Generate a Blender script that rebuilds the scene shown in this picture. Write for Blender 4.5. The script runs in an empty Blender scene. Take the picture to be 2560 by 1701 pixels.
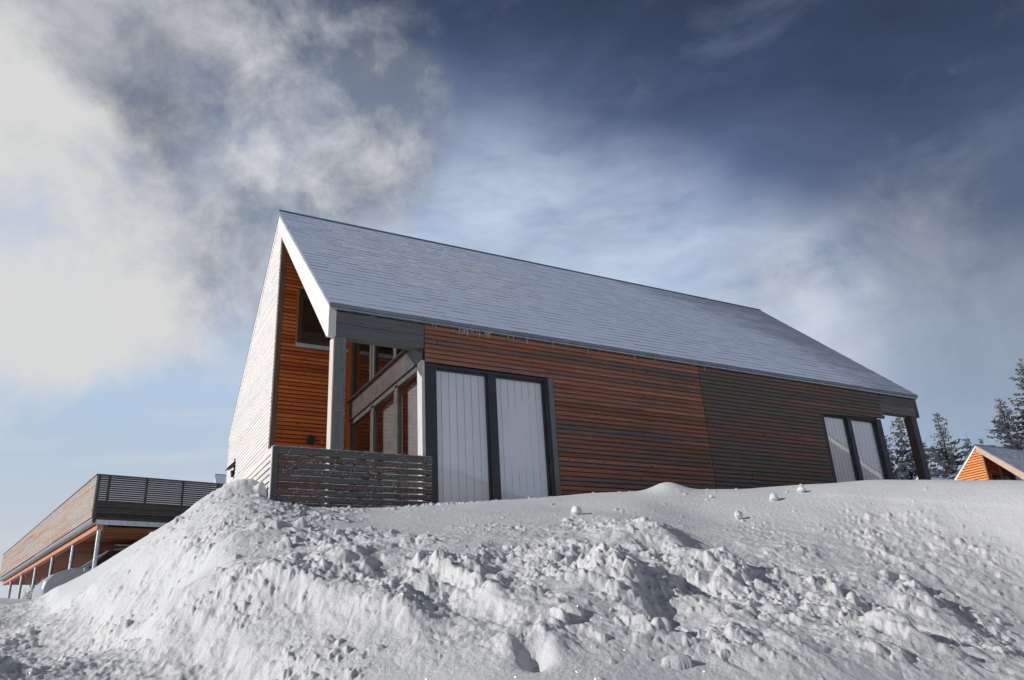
import bpy, bmesh, math, random
import numpy as np
from mathutils import Matrix, Vector

# ---------------------------------------------------------------- camera
scene = bpy.context.scene
col = scene.collection
CAM = Vector((-3.054, -10.7715, -2.8124))
RT = Vector((0.877, -0.477, -0.052)); UP = Vector((-0.134, -0.348, 0.928)); FW = Vector((0.461, 0.807, 0.369))
FW.normalize(); RT = (RT - FW * RT.dot(FW)).normalized(); UP = RT.cross(FW)
cd = bpy.data.cameras.new('camera'); cam = bpy.data.objects.new('camera', cd); col.objects.link(cam)
m = Matrix((RT, UP, -FW)).transposed().to_4x4(); m.translation = CAM
cam.matrix_world = m
cd.sensor_width = 36; cd.lens = 36 * 1984.2 / 2560; cd.clip_start = 0.05; cd.clip_end = 3000
scene.camera = cam

# ---------------------------------------------------------------- world, sun
SUN_AZ = math.radians(9); SUN_EL = math.radians(23)     # azimuth measured from -x towards +y
SD = Vector((-math.cos(SUN_AZ) * math.cos(SUN_EL), math.sin(SUN_AZ) * math.cos(SUN_EL), math.sin(SUN_EL)))
world = bpy.data.worlds.new('World'); scene.world = world; world.use_nodes = True

class NT:
    def __init__(s, tree): s.t = tree; s.n = tree.nodes; s.l = tree.links
    def new(s, typ, **kw):
        n = s.n.new(typ)
        for k, v in kw.items(): setattr(n, k, v)
        return n
    def set(s, sock, v):
        if hasattr(v, 'is_linked') or isinstance(v, bpy.types.NodeSocket): s.l.new(v, sock)
        elif isinstance(v, (tuple, list)) and sock.type == 'RGBA' and len(v) == 3: sock.default_value = (*v, 1)
        else: sock.default_value = v
    def math(s, op, a, b=0.0, clamp=False):
        n = s.new('ShaderNodeMath', operation=op); n.use_clamp = clamp
        s.set(n.inputs[0], a); s.set(n.inputs[1], b); return n.outputs[0]
    def vmath(s, op, a, b=(0, 0, 0)):
        n = s.new('ShaderNodeVectorMath', operation=op); s.set(n.inputs[0], a)
        if op == 'SCALE': s.set(n.inputs[3], b)
        else: s.set(n.inputs[1], b)
        return n.outputs['Value'] if op in ('DOT_PRODUCT', 'LENGTH', 'DISTANCE') else n.outputs[0]
    def noise(s, vec, scale, detail=4, rough=0.5, dist=0.0):
        n = s.new('ShaderNodeTexNoise'); s.set(n.inputs['Vector'], vec); s.set(n.inputs['Scale'], scale)
        n.inputs['Detail'].default_value = detail; n.inputs['Roughness'].default_value = rough; n.inputs['Distortion'].default_value = dist
        return n.outputs['Fac']
    def voro(s, vec, scale, feature='F1', rnd=1.0):
        n = s.new('ShaderNodeTexVoronoi', feature=feature); s.set(n.inputs['Vector'], vec); s.set(n.inputs['Scale'], scale)
        n.inputs['Randomness'].default_value = rnd
        return n
    def rng(s, v, a, b, c=0.0, d=1.0, smooth=False):
        n = s.new('ShaderNodeMapRange'); n.interpolation_type = 'SMOOTHSTEP' if smooth else 'LINEAR'
        s.set(n.inputs[0], v)
        for i, x in enumerate((a, b, c, d)): s.set(n.inputs[i + 1], x)
        return n.outputs[0]
    def mix(s, f, a, b, mode='MIX'):
        n = s.new('ShaderNodeMix', data_type='RGBA', blend_type=mode)
        s.set(n.inputs[0], f); s.set(n.inputs[6], a); s.set(n.inputs[7], b); return n.outputs[2]
    def mapping(s, vec, scale=(1, 1, 1), loc=(0, 0, 0), rot=(0, 0, 0)):
        n = s.new('ShaderNodeMapping'); s.set(n.inputs[0], vec)
        n.inputs['Scale'].default_value = scale; n.inputs['Location'].default_value = loc; n.inputs['Rotation'].default_value = rot
        return n.outputs[0]
    def bump(s, h, strength, dist=0.01):
        n = s.new('ShaderNodeBump'); s.set(n.inputs['Height'], h); n.inputs['Strength'].default_value = strength; n.inputs['Distance'].default_value = dist
        return n.outputs[0]

def dirpx(X, Y):      # direction of a point of the sky, given by its angle from the view axis
    v = FW + RT * ((X - 1280) / 1984.2) - UP * ((Y - 850.5) / 1984.2); v.normalize(); return v

def build_world():
    w = NT(world.node_tree); w.n.clear()
    tc = w.new('ShaderNodeTexCoord').outputs['Generated']
    sky = w.new('ShaderNodeTexSky', sky_type='NISHITA'); sky.sun_disc = False
    sky.sun_elevation = SUN_EL; sky.sun_rotation = SKYROT
    sky.air_density = 1.0; sky.dust_density = 0.6; sky.ozone_density = 2.5; sky.altitude = 1500
    base = w.vmath('SCALE', sky.outputs[0], 0.10)
    def lobe(X, Y, r0, r1, src=None):
        d = dirpx(X, Y); c = w.vmath('DOT_PRODUCT', src or tc, tuple(d))
        return w.rng(c, math.cos(math.radians(r0)), math.cos(math.radians(r1)), 0.0, 1.0, True)   # r0 outer, r1 inner
    def warp(scale, amt, detail=3, off=0.0):
        n = w.new('ShaderNodeTexNoise'); w.set(n.inputs['Vector'], w.mapping(tc, loc=(off, off, off))); n.inputs['Scale'].default_value = scale; n.inputs['Detail'].default_value = detail
        v = w.vmath('SUBTRACT', n.outputs['Color'], (0.5, 0.5, 0.5)); return w.vmath('ADD', tc, w.vmath('SCALE', v, amt))
    mx = lambda *a: a[0] if len(a) == 1 else w.math('MAXIMUM', a[0], mx(*a[1:]))
    mul = lambda a, b: w.math('MULTIPLY', a, b)
    # clear sky: pale near the horizon, deep blue high up and away from the sun
    wv = w.vmath('NORMALIZE', warp(2.2, 0.16, 4))
    zz = w.vmath('DOT_PRODUCT', tc, (0, 0, 1)); rc = w.math('MAXIMUM', w.vmath('DOT_PRODUCT', tc, (0.877, -0.477, -0.052)), 0.0)
    n1 = w.noise(w.mapping(warp(1.4, 0.3), (1.0, 1.0, 2.6), rot=(0, 0.4, 0.2)), 2.6, 9, 0.58)
    p = w.math('ADD', w.math('ADD', zz, mul(rc, 0.19)), mul(w.math('SUBTRACT', n1, 0.5), -0.30))
    cr = w.new('ShaderNodeValToRGB'); w.set(cr.inputs[0], p); e = cr.color_ramp.elements
    stops = [(0.10, (0.50, 0.57, 0.66)), (0.26, (0.42, 0.57, 0.77)), (0.42, (0.52, 0.64, 0.84)), (0.51, (0.40, 0.51, 0.76)), (0.60, (0.235, 0.325, 0.57)), (0.69, (0.105, 0.15, 0.30)), (0.80, (0.022, 0.030, 0.060))]
    e[0].position = stops[0][0]; e[0].color = (*stops[0][1], 1); e[1].position = stops[-1][0]; e[1].color = (*stops[-1][1], 1)
    for q, c in stops[1:-1]: x = e.new(q); x.color = (*c, 1)
    base = w.mix(0.90, base, cr.outputs[0])
    dark = mx(mul(lobe(2800, -50, 36, 6), 0.75), mul(lobe(1500, -560, 38, 10), 0.7))
    dark = mx(dark, mul(lobe(2650, 420, 17, 3), 0.55))
    base = w.mix(dark, base, (0.022, 0.030, 0.055))
    rg_ = mx(mul(lobe(1250, 760, 15, 0, wv), .95), mul(lobe(1520, 830, 15, 0, wv), .95), mul(lobe(1820, 840, 12, 0, wv), 0.85), mul(lobe(1000, 680, 9, 0, wv), 0.6))
    base = w.mix(mul(rg_, w.rng(w.noise(w.mapping(wv, (1, 1, 3.2), rot=(0, .45, .2)), 4.0, 9, 0.62), 0.34, 0.64, 0.1, 0.95)), base, (0.62, 0.71, 0.88))
    low = mul(w.rng(zz, 0.04, 0.34, 1.0, 0.0), lobe(0, 1500, 40, 16))
    base = w.mix(low, base, (0.60, 0.63, 0.67))
    # thin slanting streaks of ice cloud
    sv = w.mapping(warp(1.2, 0.20, 3, 4.0), (1.0, 1.0, 3.0), rot=(0.0, 0.45, 0.2))
    st = w.rng(w.noise(sv, 2.3, 9, 0.6), 0.47, 0.74)
    base = w.mix(mul(mul(st, lobe(1750, 600, 30, 4)), 0.35), base, (0.46, 0.52, 0.68))
    # grey veil low right
    gv = w.rng(w.noise(warp(1.8, 0.5, 3, 9.0), 2.8, 7, 0.55), 0.30, 0.66)
    base = w.mix(mul(mul(lobe(2480, 960, 12, 1, wv), w.rng(w.noise(warp(2.2, 0.4, 4, 15.0), 3.6, 8, 0.6), 0.3, 0.62)), 0.6), base, (0.44, 0.49, 0.60))
    # soft white puffs
    pf = w.rng(w.noise(warp(2.4, 0.35, 4, 12.0), 5.0, 8, 0.6), 0.45, 0.72)
    base = w.mix(mul(mul(mx(mul(lobe(1980, 790, 8, 1, wv), 1.2), mul(lobe(2250, 640, 8, 1, wv), .5), mul(lobe(1350, 600, 9, 2, wv), .7), lobe(620, 1010, 7, 2), mul(lobe(1020, 620, 8, 1), 0.8)), pf), 0.75), base, (0.66, 0.68, 0.76))
    # broken cloud upper left
    wc = warp(3.4, 0.13, 7, 2.0)
    wn_ = w.vmath('NORMALIZE', wc)
    nc = w.noise(wc, 4.2, 12, 0.62)
    wc2 = w.vmath('NORMALIZE', warp(7.0, 0.07, 6, 22.0))
    cov = mx(lobe(60, 60, 15, 5, wn_), lobe(480, 200, 15, 4, wn_), lobe(800, 330, 11, 3, wn_), mul(lobe(960, 215, 5, 1.5, wc2), 0.95), lobe(480, 520, 13, 3, wn_), mul(lobe(640, 640, 8, 2, wc2), 0.7))
    cells = w.rng(w.noise(wc2, 6.5, 10, 0.62), 0.40, 0.62, 0, 1)
    dens = w.rng(w.math('ADD', mul(cov, 0.62), w.math('ADD', mul(nc, 1.5), mul(w.noise(wc2, 13, 6, 0.6), 0.35))), 1.02, 1.62, 0, 1, True)
    ccol = w.mix(cells, (0.20, 0.23, 0.28), (0.68, 0.69, 0.71))
    ccol = w.mix(mul(lobe(100, 120, 15, 4, wn_), 0.40), ccol, (0.16, 0.18, 0.215))
    base = w.mix(mul(mx(cov, 0.0), 0.22), base, (0.13, 0.17, 0.225))
    base = w.mix(mul(dens, 0.92), base, ccol)
    # the glowing white bank of cloud towards the sun
    gl = w.math('ADD', mx(lobe(-150, 560, 15, 7, wn_), lobe(60, 640, 14, 2, wn_), mul(lobe(300, 600, 8, 1, wc2), 0.6), mul(lobe(0, 880, 8, 1, wn_), 0.7)), mul(w.math('SUBTRACT', nc, 0.5), 2.3))
    gl = w.rng(gl, 0.26, 0.98, 0, 1, True)
    base = w.mix(mul(mul(gl, w.rng(lobe(-60, 700, 26, 12), 0.0, 0.35)), 0.98), base, (0.69, 0.695, 0.69))
    ws = w.rng(w.noise(w.mapping(warp(2.0, 0.3, 3, 6.0), (1, 1, 9)), 3.0, 6, 0.55), 0.5, 0.72)
    base = w.mix(mul(mul(ws, lobe(150, 1180, 17, 6)), 0.35), base, (0.72, 0.72, 0.74))
    # the part of the sky behind the viewer is deep blue
    back = w.rng(w.vmath('DOT_PRODUCT', tc, (0.46, 0.81, -0.25)), 0.36, -0.05, 0, 1, True)
    el = w.rng(w.vmath('DOT_PRODUCT', tc, (0, 0, 1)), 0.10, 0.55, 0, 1, True)
    base = w.mix(w.math('MULTIPLY', back, 0.97), base, w.mix(el, (0.50, 0.58, 0.74), (0.022, 0.032, 0.062)))
    bg = w.new('ShaderNodeBackground'); w.set(bg.inputs[0], base); bg.inputs[1].default_value = 1.0
    out = w.new('ShaderNodeOutputWorld'); w.l.new(bg.outputs[0], out.inputs[0])
SKYROT = -(math.pi / 2 - SUN_AZ)
build_world()
sl = bpy.data.lights.new('sun', 'SUN'); sl.energy = 3.85; sl.angle = math.radians(0.55); sl.color = (1.0, 0.965, 0.915)
so = bpy.data.objects.new('sun', sl); col.objects.link(so); so.rotation_euler = SD.to_track_quat('Z', 'Y').to_euler(); so.location = SD * 40
scene.view_settings.view_transform = 'Standard'; scene.view_settings.look = 'None'; scene.view_settings.exposure = 0.0; scene.view_settings.gamma = 1.0
scene.cycles.max_bounces = 6; scene.cycles.diffuse_bounces = 3; scene.cycles.glossy_bounces = 3; scene.cycles.transparent_max_bounces = 12

# ---------------------------------------------------------------- materials
def mat(name):
    m = bpy.data.materials.new(name); m.use_nodes = True; t = NT(m.node_tree); t.n.clear()
    out = t.new('ShaderNodeOutputMaterial'); b = t.new('ShaderNodeBsdfPrincipled'); t.l.new(b.outputs[0], out.inputs[0])
    return m, t, b, out
def attr(t, name='rnd'):
    n = t.new('ShaderNodeAttribute'); n.attribute_name = name; return n.outputs['Fac']
def plain(name, c, rough=0.6, metal=0.0, var=0.25, scale=6.0, bump=0.0, spec=0.5, frost=0.0):
    m, t, b, out = mat(name); co = t.new('ShaderNodeTexCoord').outputs['Object']
    n = t.noise(co, scale, 6, 0.6); dk = tuple(x * (1 - var) for x in c); lt = tuple(min(1, x * (1 + var)) for x in c)
    cc = t.mix(t.rng(n, 0.3, 0.7), dk, lt)
    if frost:
        f = t.rng(t.noise(co, 55, 3, 0.7), 0.62, 0.68); cc = t.mix(t.math('MULTIPLY', f, frost), cc, (0.75, 0.78, 0.82))
    t.set(b.inputs['Base Color'], cc); b.inputs['Roughness'].default_value = rough; b.inputs['Metallic'].default_value = metal
    b.inputs['Specular IOR Level'].default_value = spec
    t.set(b.inputs['Roughness'], t.rng(t.noise(co, scale * 2.3, 4), 0.3, 0.7, max(0.05, rough - 0.12), min(1, rough + 0.12)))
    if bump: t.set(b.inputs['Normal'], t.bump(t.noise(co, scale * 8, 4), bump, 0.01))
    return m
def wood(name, c1, c2, grey, wx=0.3, axis=0, knot=(0.03, 0.012, 0.008), rough=0.62, knots=1.0, frost=0.0, gradx=None, spec=0.35, sheen=0.0):
    """boards: c1..c2 by board, weathered towards grey with probability wx; axis = direction of the grain"""
    m, t, b, out = mat(name); co = t.new('ShaderNodeTexCoord').outputs['Object']; r = attr(t)
    sg = [22, 22, 22]; sg[axis] = 1.1
    off = t.new('ShaderNodeCombineXYZ'); t.set(off.inputs[0], t.math('MULTIPLY', r, 37.0)); t.set(off.inputs[1], t.math('MULTIPLY', r, 19.0)); t.set(off.inputs[2], t.math('MULTIPLY', r, 11.0))
    v = t.vmath('ADD', co, off.outputs[0])
    g = t.noise(t.mapping(v, tuple(sg)), 2.2, 6, 0.6, 0.4)
    sg2 = [9, 9, 9]; sg2[axis] = 0.5
    g2 = t.noise(t.mapping(v, tuple(sg2)), 1.6, 4, 0.55)
    rr = t.math('FRACT', t.math('MULTIPLY', r, 7.31))
    base = t.mix(t.rng(t.math('ADD', t.math('MULTIPLY', rr, 0.6), t.math('MULTIPLY', g2, 0.6)), 0.25, 0.85), c1, c2)
    base = t.mix(t.rng(g, 0.35, 0.75, 0.0, 0.55), base, tuple(x * 0.45 for x in c1))
    # weathering
    wn = t.math('ADD', t.math('MULTIPLY', t.noise(co, 0.55, 3, 0.6), 0.9), t.math('MULTIPLY', t.math('FRACT', t.math('MULTIPLY', r, 3.77)), 0.75))
    wn = t.math('ADD', wn, t.math('MULTIPLY', t.math('SUBTRACT', g2, 0.5), 0.5))
    if gradx:
        sx = t.new('ShaderNodeSeparateXYZ'); t.set(sx.inputs[0], co)
        wn = t.math('ADD', wn, t.rng(sx.outputs[0], gradx[0], gradx[1], 0.0, gradx[2]))
    wf = t.rng(wn, 1.05 - wx, 1.55 - wx, 0, 1)
    gd = t.mix(t.rng(g, 0.3, 0.7), grey, tuple(x * 0.6 for x in grey))
    base = t.mix(t.math('MULTIPLY', wf, 0.92), base, gd)
    if knots:
        ks = [13.0, 13.0, 13.0]; ks[axis] = 6.5
        kv = t.voro(t.vmath('ADD', t.mapping(v, tuple(ks), rot=(0, 0, 0)), (0, 0, 0)), 1.0)
        kf = t.rng(kv.outputs['Distance'], 0.10, 0.20, 1.0, 0.0)
        sel = t.math('GREATER_THAN', t.noise(v, 5.3, 1), 0.56)
        base = t.mix(t.math('MULTIPLY', t.math('MULTIPLY', kf, sel), 0.85 * knots), base, knot)
    if frost:
        sp = t.voro(co, 26); f = t.rng(sp.outputs['Distance'], 0.12, 0.2, 1.0, 0.0)
        f = t.math('MULTIPLY', f, t.math('GREATER_THAN', t.noise(co, 9, 2), 0.5)); base = t.mix(t.math('MULTIPLY', f, frost), base, (0.85, 0.87, 0.9))
    t.set(b.inputs['Base Color'], base); b.inputs['Roughness'].default_value = rough; b.inputs['Specular IOR Level'].default_value = spec
    t.set(b.inputs['Roughness'], t.rng(g, 0.3, 0.7, rough - 0.08, rough + 0.15))
    t.set(b.inputs['Normal'], t.bump(g, 0.35, 0.004))
    return m
M = {}
M['clad_front'] = wood('warm_larch_cladding', (0.25, 0.098, 0.060), (0.47, 0.20, 0.125), (0.16, 0.155, 0.145), 0.33, 0, gradx=(4.5, 9, 0.15))
M['clad_old'] = wood('weathered_larch_cladding', (0.26, 0.12, 0.08), (0.36, 0.18, 0.125), (0.165, 0.145, 0.127), 0.80, 0)
M['clad_rec'] = wood('orange_larch_cladding', (0.52, 0.10, 0.024), (0.92, 0.255, 0.058), (0.30, 0.14, 0.08), -0.05, 0, knot=(0.05, 0.012, 0.008), knots=1.1)
M['clad_gable'] = wood('silvered_larch_cladding', (0.86, 0.79, 0.75), (0.90, 0.87, 0.85), (0.84, 0.84, 0.82), 0.35, 1, knot=(0.45, 0.16, 0.09), knots=0.5, spec=0.6, rough=0.45)
M['barge'] = wood('silvered_barge_board', (0.80, 0.76, 0.72), (0.88, 0.86, 0.83), (0.82, 0.82, 0.80), 0.5, 1, knot=(0.40, 0.22, 0.14), knots=0.6, spec=0.5, rough=0.5)
M['beam'] = wood('grey_timber', (0.13, 0.12, 0.11), (0.25, 0.235, 0.22), (0.17, 0.18, 0.18), 0.5, 0, knots=0.6)
M['post'] = wood('frosted_grey_timber', (0.20, 0.18, 0.165), (0.28, 0.265, 0.25), (0.22, 0.235, 0.24), 0.6, 2, knots=0.5, frost=0.6)
M['post_plain'] = wood('dark_grey_timber', (0.10, 0.09, 0.085), (0.15, 0.14, 0.13), (0.13, 0.13, 0.12), 0.6, 2, knots=0.5)
M['rail'] = wood('snow_flecked_rail_timber', (0.11, 0.070, 0.058), (0.23, 0.17, 0.145), (0.15, 0.155, 0.15), 0.60, 0, knots=0.5, frost=0.9)
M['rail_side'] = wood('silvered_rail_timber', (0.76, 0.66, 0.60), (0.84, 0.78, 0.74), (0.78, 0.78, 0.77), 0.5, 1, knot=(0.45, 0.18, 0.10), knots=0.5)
M['trim'] = wood('brown_trim_timber', (0.20, 0.11, 0.07), (0.30, 0.18, 0.12), (0.25, 0.22, 0.20), 0.5, 2, knots=0.3)
M['trim_orange'] = wood('orange_trim_timber', (0.52, 0.14, 0.03), (0.70, 0.22, 0.05), (0.40, 0.18, 0.1), -0.3, 2, knots=0.8, knot=(0.07, 0.018, 0.01))
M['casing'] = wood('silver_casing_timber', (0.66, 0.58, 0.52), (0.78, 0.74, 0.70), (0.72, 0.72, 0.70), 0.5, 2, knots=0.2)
M['frame'] = plain('dark_window_frame', (0.035, 0.040, 0.045), 0.45, 0, 0.15)
M['frame_grey'] = plain('brown_grey_window_frame', (0.085, 0.078, 0.070), 0.4, 0, 0.2)
M['frame_wood'] = wood('blue_grey_window_trim', (0.17, 0.16, 0.15), (0.24, 0.235, 0.23), (0.21, 0.24, 0.26), 0.6, 2, knots=0.2)
M['blind'] = plain('grey_blind_fabric', (0.20, 0.195, 0.19), 0.9, 0, 0.1)
M['blind_pale'] = plain('pale_blind_fabric', (0.30, 0.30, 0.30), 0.9, 0, 0.1)
M['steel'] = plain('brown_painted_steel', (0.11, 0.095, 0.088), 0.36, 0.35, 0.2, 3.0)
M['zinc'] = plain('zinc_sheet', (0.50, 0.54, 0.58), 0.35, 0.8, 0.12)
M['galv'] = plain('galvanised_steel', (0.50, 0.52, 0.54), 0.38, 0.75, 0.22, 9)
M['black'] = plain('black_metal', (0.02, 0.02, 0.022), 0.5)
M['dark'] = plain('dark_cavity', (0.018, 0.014, 0.012), 0.9, 0, 0.1)
M['interior'] = plain('interior_wall', (0.28, 0.26, 0.24), 0.9, 0, 0.05)
M['soffit'] = wood('brown_soffit_boards', (0.30, 0.13, 0.07), (0.42, 0.2, 0.11), (0.2, 0.15, 0.12), 0.1, 0)
M['cp_wood'] = wood('carport_fence_board', (0.40, 0.21, 0.14), (0.58, 0.42, 0.34), (0.48, 0.46, 0.43), 0.52, 1, knots=0.2)
M['cp_dark'] = wood('carport_slat', (0.07, 0.052, 0.042), (0.12, 0.095, 0.08), (0.10, 0.098, 0.09), 0.5, 0, knots=0.1, frost=0.3)
M['cp_soffit'] = wood('carport_soffit_board', (0.22, 0.068, 0.032), (0.38, 0.125, 0.058), (0.2, 0.1, 0.06), -0.2, 0, knots=0.1)
M['cp_beam'] = wood('carport_beam', (0.50, 0.20, 0.11), (0.62, 0.28, 0.16), (0.4, 0.2, 0.14), 0, 1, knots=0.1)
M['far_orange'] = wood('fresh_orange_cladding', (0.78, 0.25, 0.065), (0.92, 0.36, 0.11), (0.80, 0.34, 0.14), 0.1, 1, knots=0.1)
M['far_barge'] = wood('pale_pink_barge_board', (0.50, 0.33, 0.24), (0.62, 0.45, 0.35), (0.55, 0.45, 0.36), 0.3, 1, knots=0.3, knot=(0.3, 0.12, 0.06))
M['far_rec'] = wood('red_larch_cladding', (0.34, 0.05, 0.02), (0.48, 0.09, 0.03), (0.2, 0.05, 0.03), -0.2, 0, knots=0.1)

def roof_mat(name, snow):
    m, t, b, out = mat(name); co = t.new('ShaderNodeTexCoord').outputs['Object']; r = attr(t)
    sx = t.new('ShaderNodeSeparateXYZ'); t.set(sx.inputs[0], co)
    slate = t.mix(r, (0.035, 0.042, 0.055), (0.07, 0.08, 0.10))
    n = t.noise(t.mapping(co, (0.45, 0.9, 0.9)), 1.3, 7, 0.6, 0.6)
    fine = t.noise(co, 30, 5, 0.7)
    strk = t.noise(t.mapping(co, (0.8, 6, 6)), 2.4, 6, 0.6, 0.3)
    along = t.rng(sx.outputs[0], 7.5, 13.6, 0.0, 0.46)
    up = t.rng(sx.outputs[2], 3.4, 6.1, 0.0, 0.17)
    cv = t.math('SUBTRACT', t.math('ADD', t.math('MULTIPLY', n, 0.5), t.math('ADD', t.math('MULTIPLY', strk, 0.35), t.math('MULTIPLY', fine, 0.35))), t.math('ADD', along, up))
    cov = t.rng(cv, 0.16 - snow, 0.40 - snow, 0.45, 1.0)
    cc = t.mix(cov, slate, (0.64, 0.72, 0.90))
    # brighter crusted patches
    pt = t.rng(t.noise(t.mapping(co, (1.1, 3.2, 3.2)), 3.0, 7, 0.65, 0.8), 0.50, 0.60)
    px = t.math('MULTIPLY', t.rng(t.vmath('DISTANCE', co, (2.7, 2.5, 4.7)), 1.2, 3.0, 1.0, 0.0), pt)
    cc = t.mix(t.math('MULTIPLY', px, 0.9), cc, (0.95, 0.955, 0.955))
    t.set(b.inputs['Base Color'], cc); t.set(b.inputs['Roughness'], t.rng(cov, 0, 1, 0.42, 0.6))
    b.inputs['Specular IOR Level'].default_value = 0.6
    h = t.math('ADD', t.math('MULTIPLY', fine, 0.5), t.math('MULTIPLY', px, 1.4))
    t.set(b.inputs['Normal'], t.bump(h, 0.6, 0.022))
    return m
M['roof'] = roof_mat('snow_dusted_slate', 0.05)
M['roof_far'] = roof_mat('dark_slate_roof', -0.32)
M['slate_edge'] = plain('dark_slate_edge', (0.20, 0.225, 0.275), 0.6, 0, 0.2)

def snow_mat(name, grain=1.0):
    m, t, b, out = mat(name); co = t.new('ShaderNodeTexCoord').outputs['Object']
    n = t.noise(co, 1.2, 5, 0.55)
    cc = t.mix(n, (0.65, 0.665, 0.69), (0.735, 0.742, 0.752))
    dirt = t.math('MULTIPLY', t.rng(t.noise(co, 42, 2, 0.8), 0.73, 0.78), 0.25); cc = t.mix(dirt, cc, (0.35, 0.33, 0.31))
    t.set(b.inputs['Base Color'], cc); b.inputs['Roughness'].default_value = 0.62; b.inputs['Specular IOR Level'].default_value = 0.35
    g = t.math('ADD', t.math('MULTIPLY', t.noise(co, 30, 6, 0.72), 1.2), t.math('MULTIPLY', t.noise(co, 150, 3, 0.75), 0.45))
    t.set(b.inputs['Normal'], t.bump(g, 0.55 * grain, 0.022))
    # single glittering crystals
    v = t.voro(co, 95); spark = t.math('LESS_THAN', v.outputs['Distance'], 0.22)
    sep = t.new('ShaderNodeSeparateColor'); t.l.new(v.outputs['Color'], sep.inputs[0])
    spark = t.math('MULTIPLY', spark, t.math('GREATER_THAN', sep.outputs[0], 0.994))
    gl = t.new('ShaderNodeBsdfGlossy'); gl.inputs['Roughness'].default_value = 0.35; gl.inputs['Color'].default_value = (1, 1, 1, 1)
    h = (SD + Vector((-0.46, -0.8, 0.05))).normalized(); gl.inputs['Normal'].default_value = h
    nn = t.new('ShaderNodeCombineXYZ')
    for i in range(3): nn.inputs[i].default_value = h[i]
    t.l.new(nn.outputs[0], gl.inputs['Normal'])
    mx = t.new('ShaderNodeMixShader'); t.set(mx.inputs[0], t.math('MULTIPLY', spark, 0.8)); t.l.new(b.outputs[0], mx.inputs[1]); t.l.new(gl.outputs[0], mx.inputs[2]); t.l.new(mx.outputs[0], out.inputs[0])
    return m
M['snow'] = snow_mat('snow'); M['snow_clump'] = snow_mat('snow_clump', 0.8)

def glass_mat(name, tint=(0.8, 0.85, 0.85), ior=0.1):
    m = bpy.data.materials.new(name); m.use_nodes = True; t = NT(m.node_tree); t.n.clear()
    out = t.new('ShaderNodeOutputMaterial'); tr = t.new('ShaderNodeBsdfTransparent'); tr.inputs[0].default_value = (*tint, 1)
    gl = t.new('ShaderNodeBsdfGlossy'); gl.inputs['Roughness'].default_value = 0.01; gl.inputs[0].default_value = (0.95, 0.97, 1, 1)
    ge = t.new('ShaderNodeNewGeometry'); cs = t.math('ABSOLUTE', t.vmath('DOT_PRODUCT', ge.outputs['Normal'], ge.outputs['Incoming']))
    fr = t.math('ADD', ior, t.math('MULTIPLY', 1 - ior, t.math('POWER', t.math('SUBTRACT', 1.0, cs, True), 5.0)))
    co = t.new('ShaderNodeTexCoord').outputs['Object']
    bp = t.bump(t.noise(co, 0.8, 1), 0.05, 0.05); t.l.new(bp, gl.inputs['Normal'])
    mx = t.new('ShaderNodeMixShader'); t.set(mx.inputs[0], fr); t.l.new(tr.outputs[0], mx.inputs[1]); t.l.new(gl.outputs[0], mx.inputs[2]); t.l.new(mx.outputs[0], out.inputs[0])
    return m
M['glass'] = glass_mat('window_glass', (1.0, 1.0, 1.0), 0.17); M['glass_dark'] = glass_mat('loggia_glass', (0.85, 0.85, 0.85), 0.20)
m_, t_, b_, o_ = mat('white_curtain'); co_ = t_.new('ShaderNodeTexCoord').outputs['Object']
t_.set(b_.inputs['Base Color'], t_.mix(t_.noise(t_.mapping(co_, (6, 6, 0.4)), 2, 4), (0.90, 0.92, 0.94), (0.95, 0.955, 0.96))); b_.inputs['Roughness'].default_value = 0.9
trn = t_.new('ShaderNodeBsdfTranslucent'); trn.inputs[0].default_value = (0.8, 0.82, 0.85, 1); ms = t_.new('ShaderNodeMixShader'); ms.inputs[0].default_value = 0.12
t_.l.new(b_.outputs[0], ms.inputs[1]); t_.l.new(trn.outputs[0], ms.inputs[2]); t_.l.new(ms.outputs[0], o_.inputs[0]); M['curtain'] = m_
m_, t_, b_, o_ = mat('ice'); b_.inputs['Base Color'].default_value = (0.85, 0.9, 0.95, 1); b_.inputs['Roughness'].default_value = 0.15; b_.inputs['Transmission Weight'].default_value = 0.4; M['ice'] = m_

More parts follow.
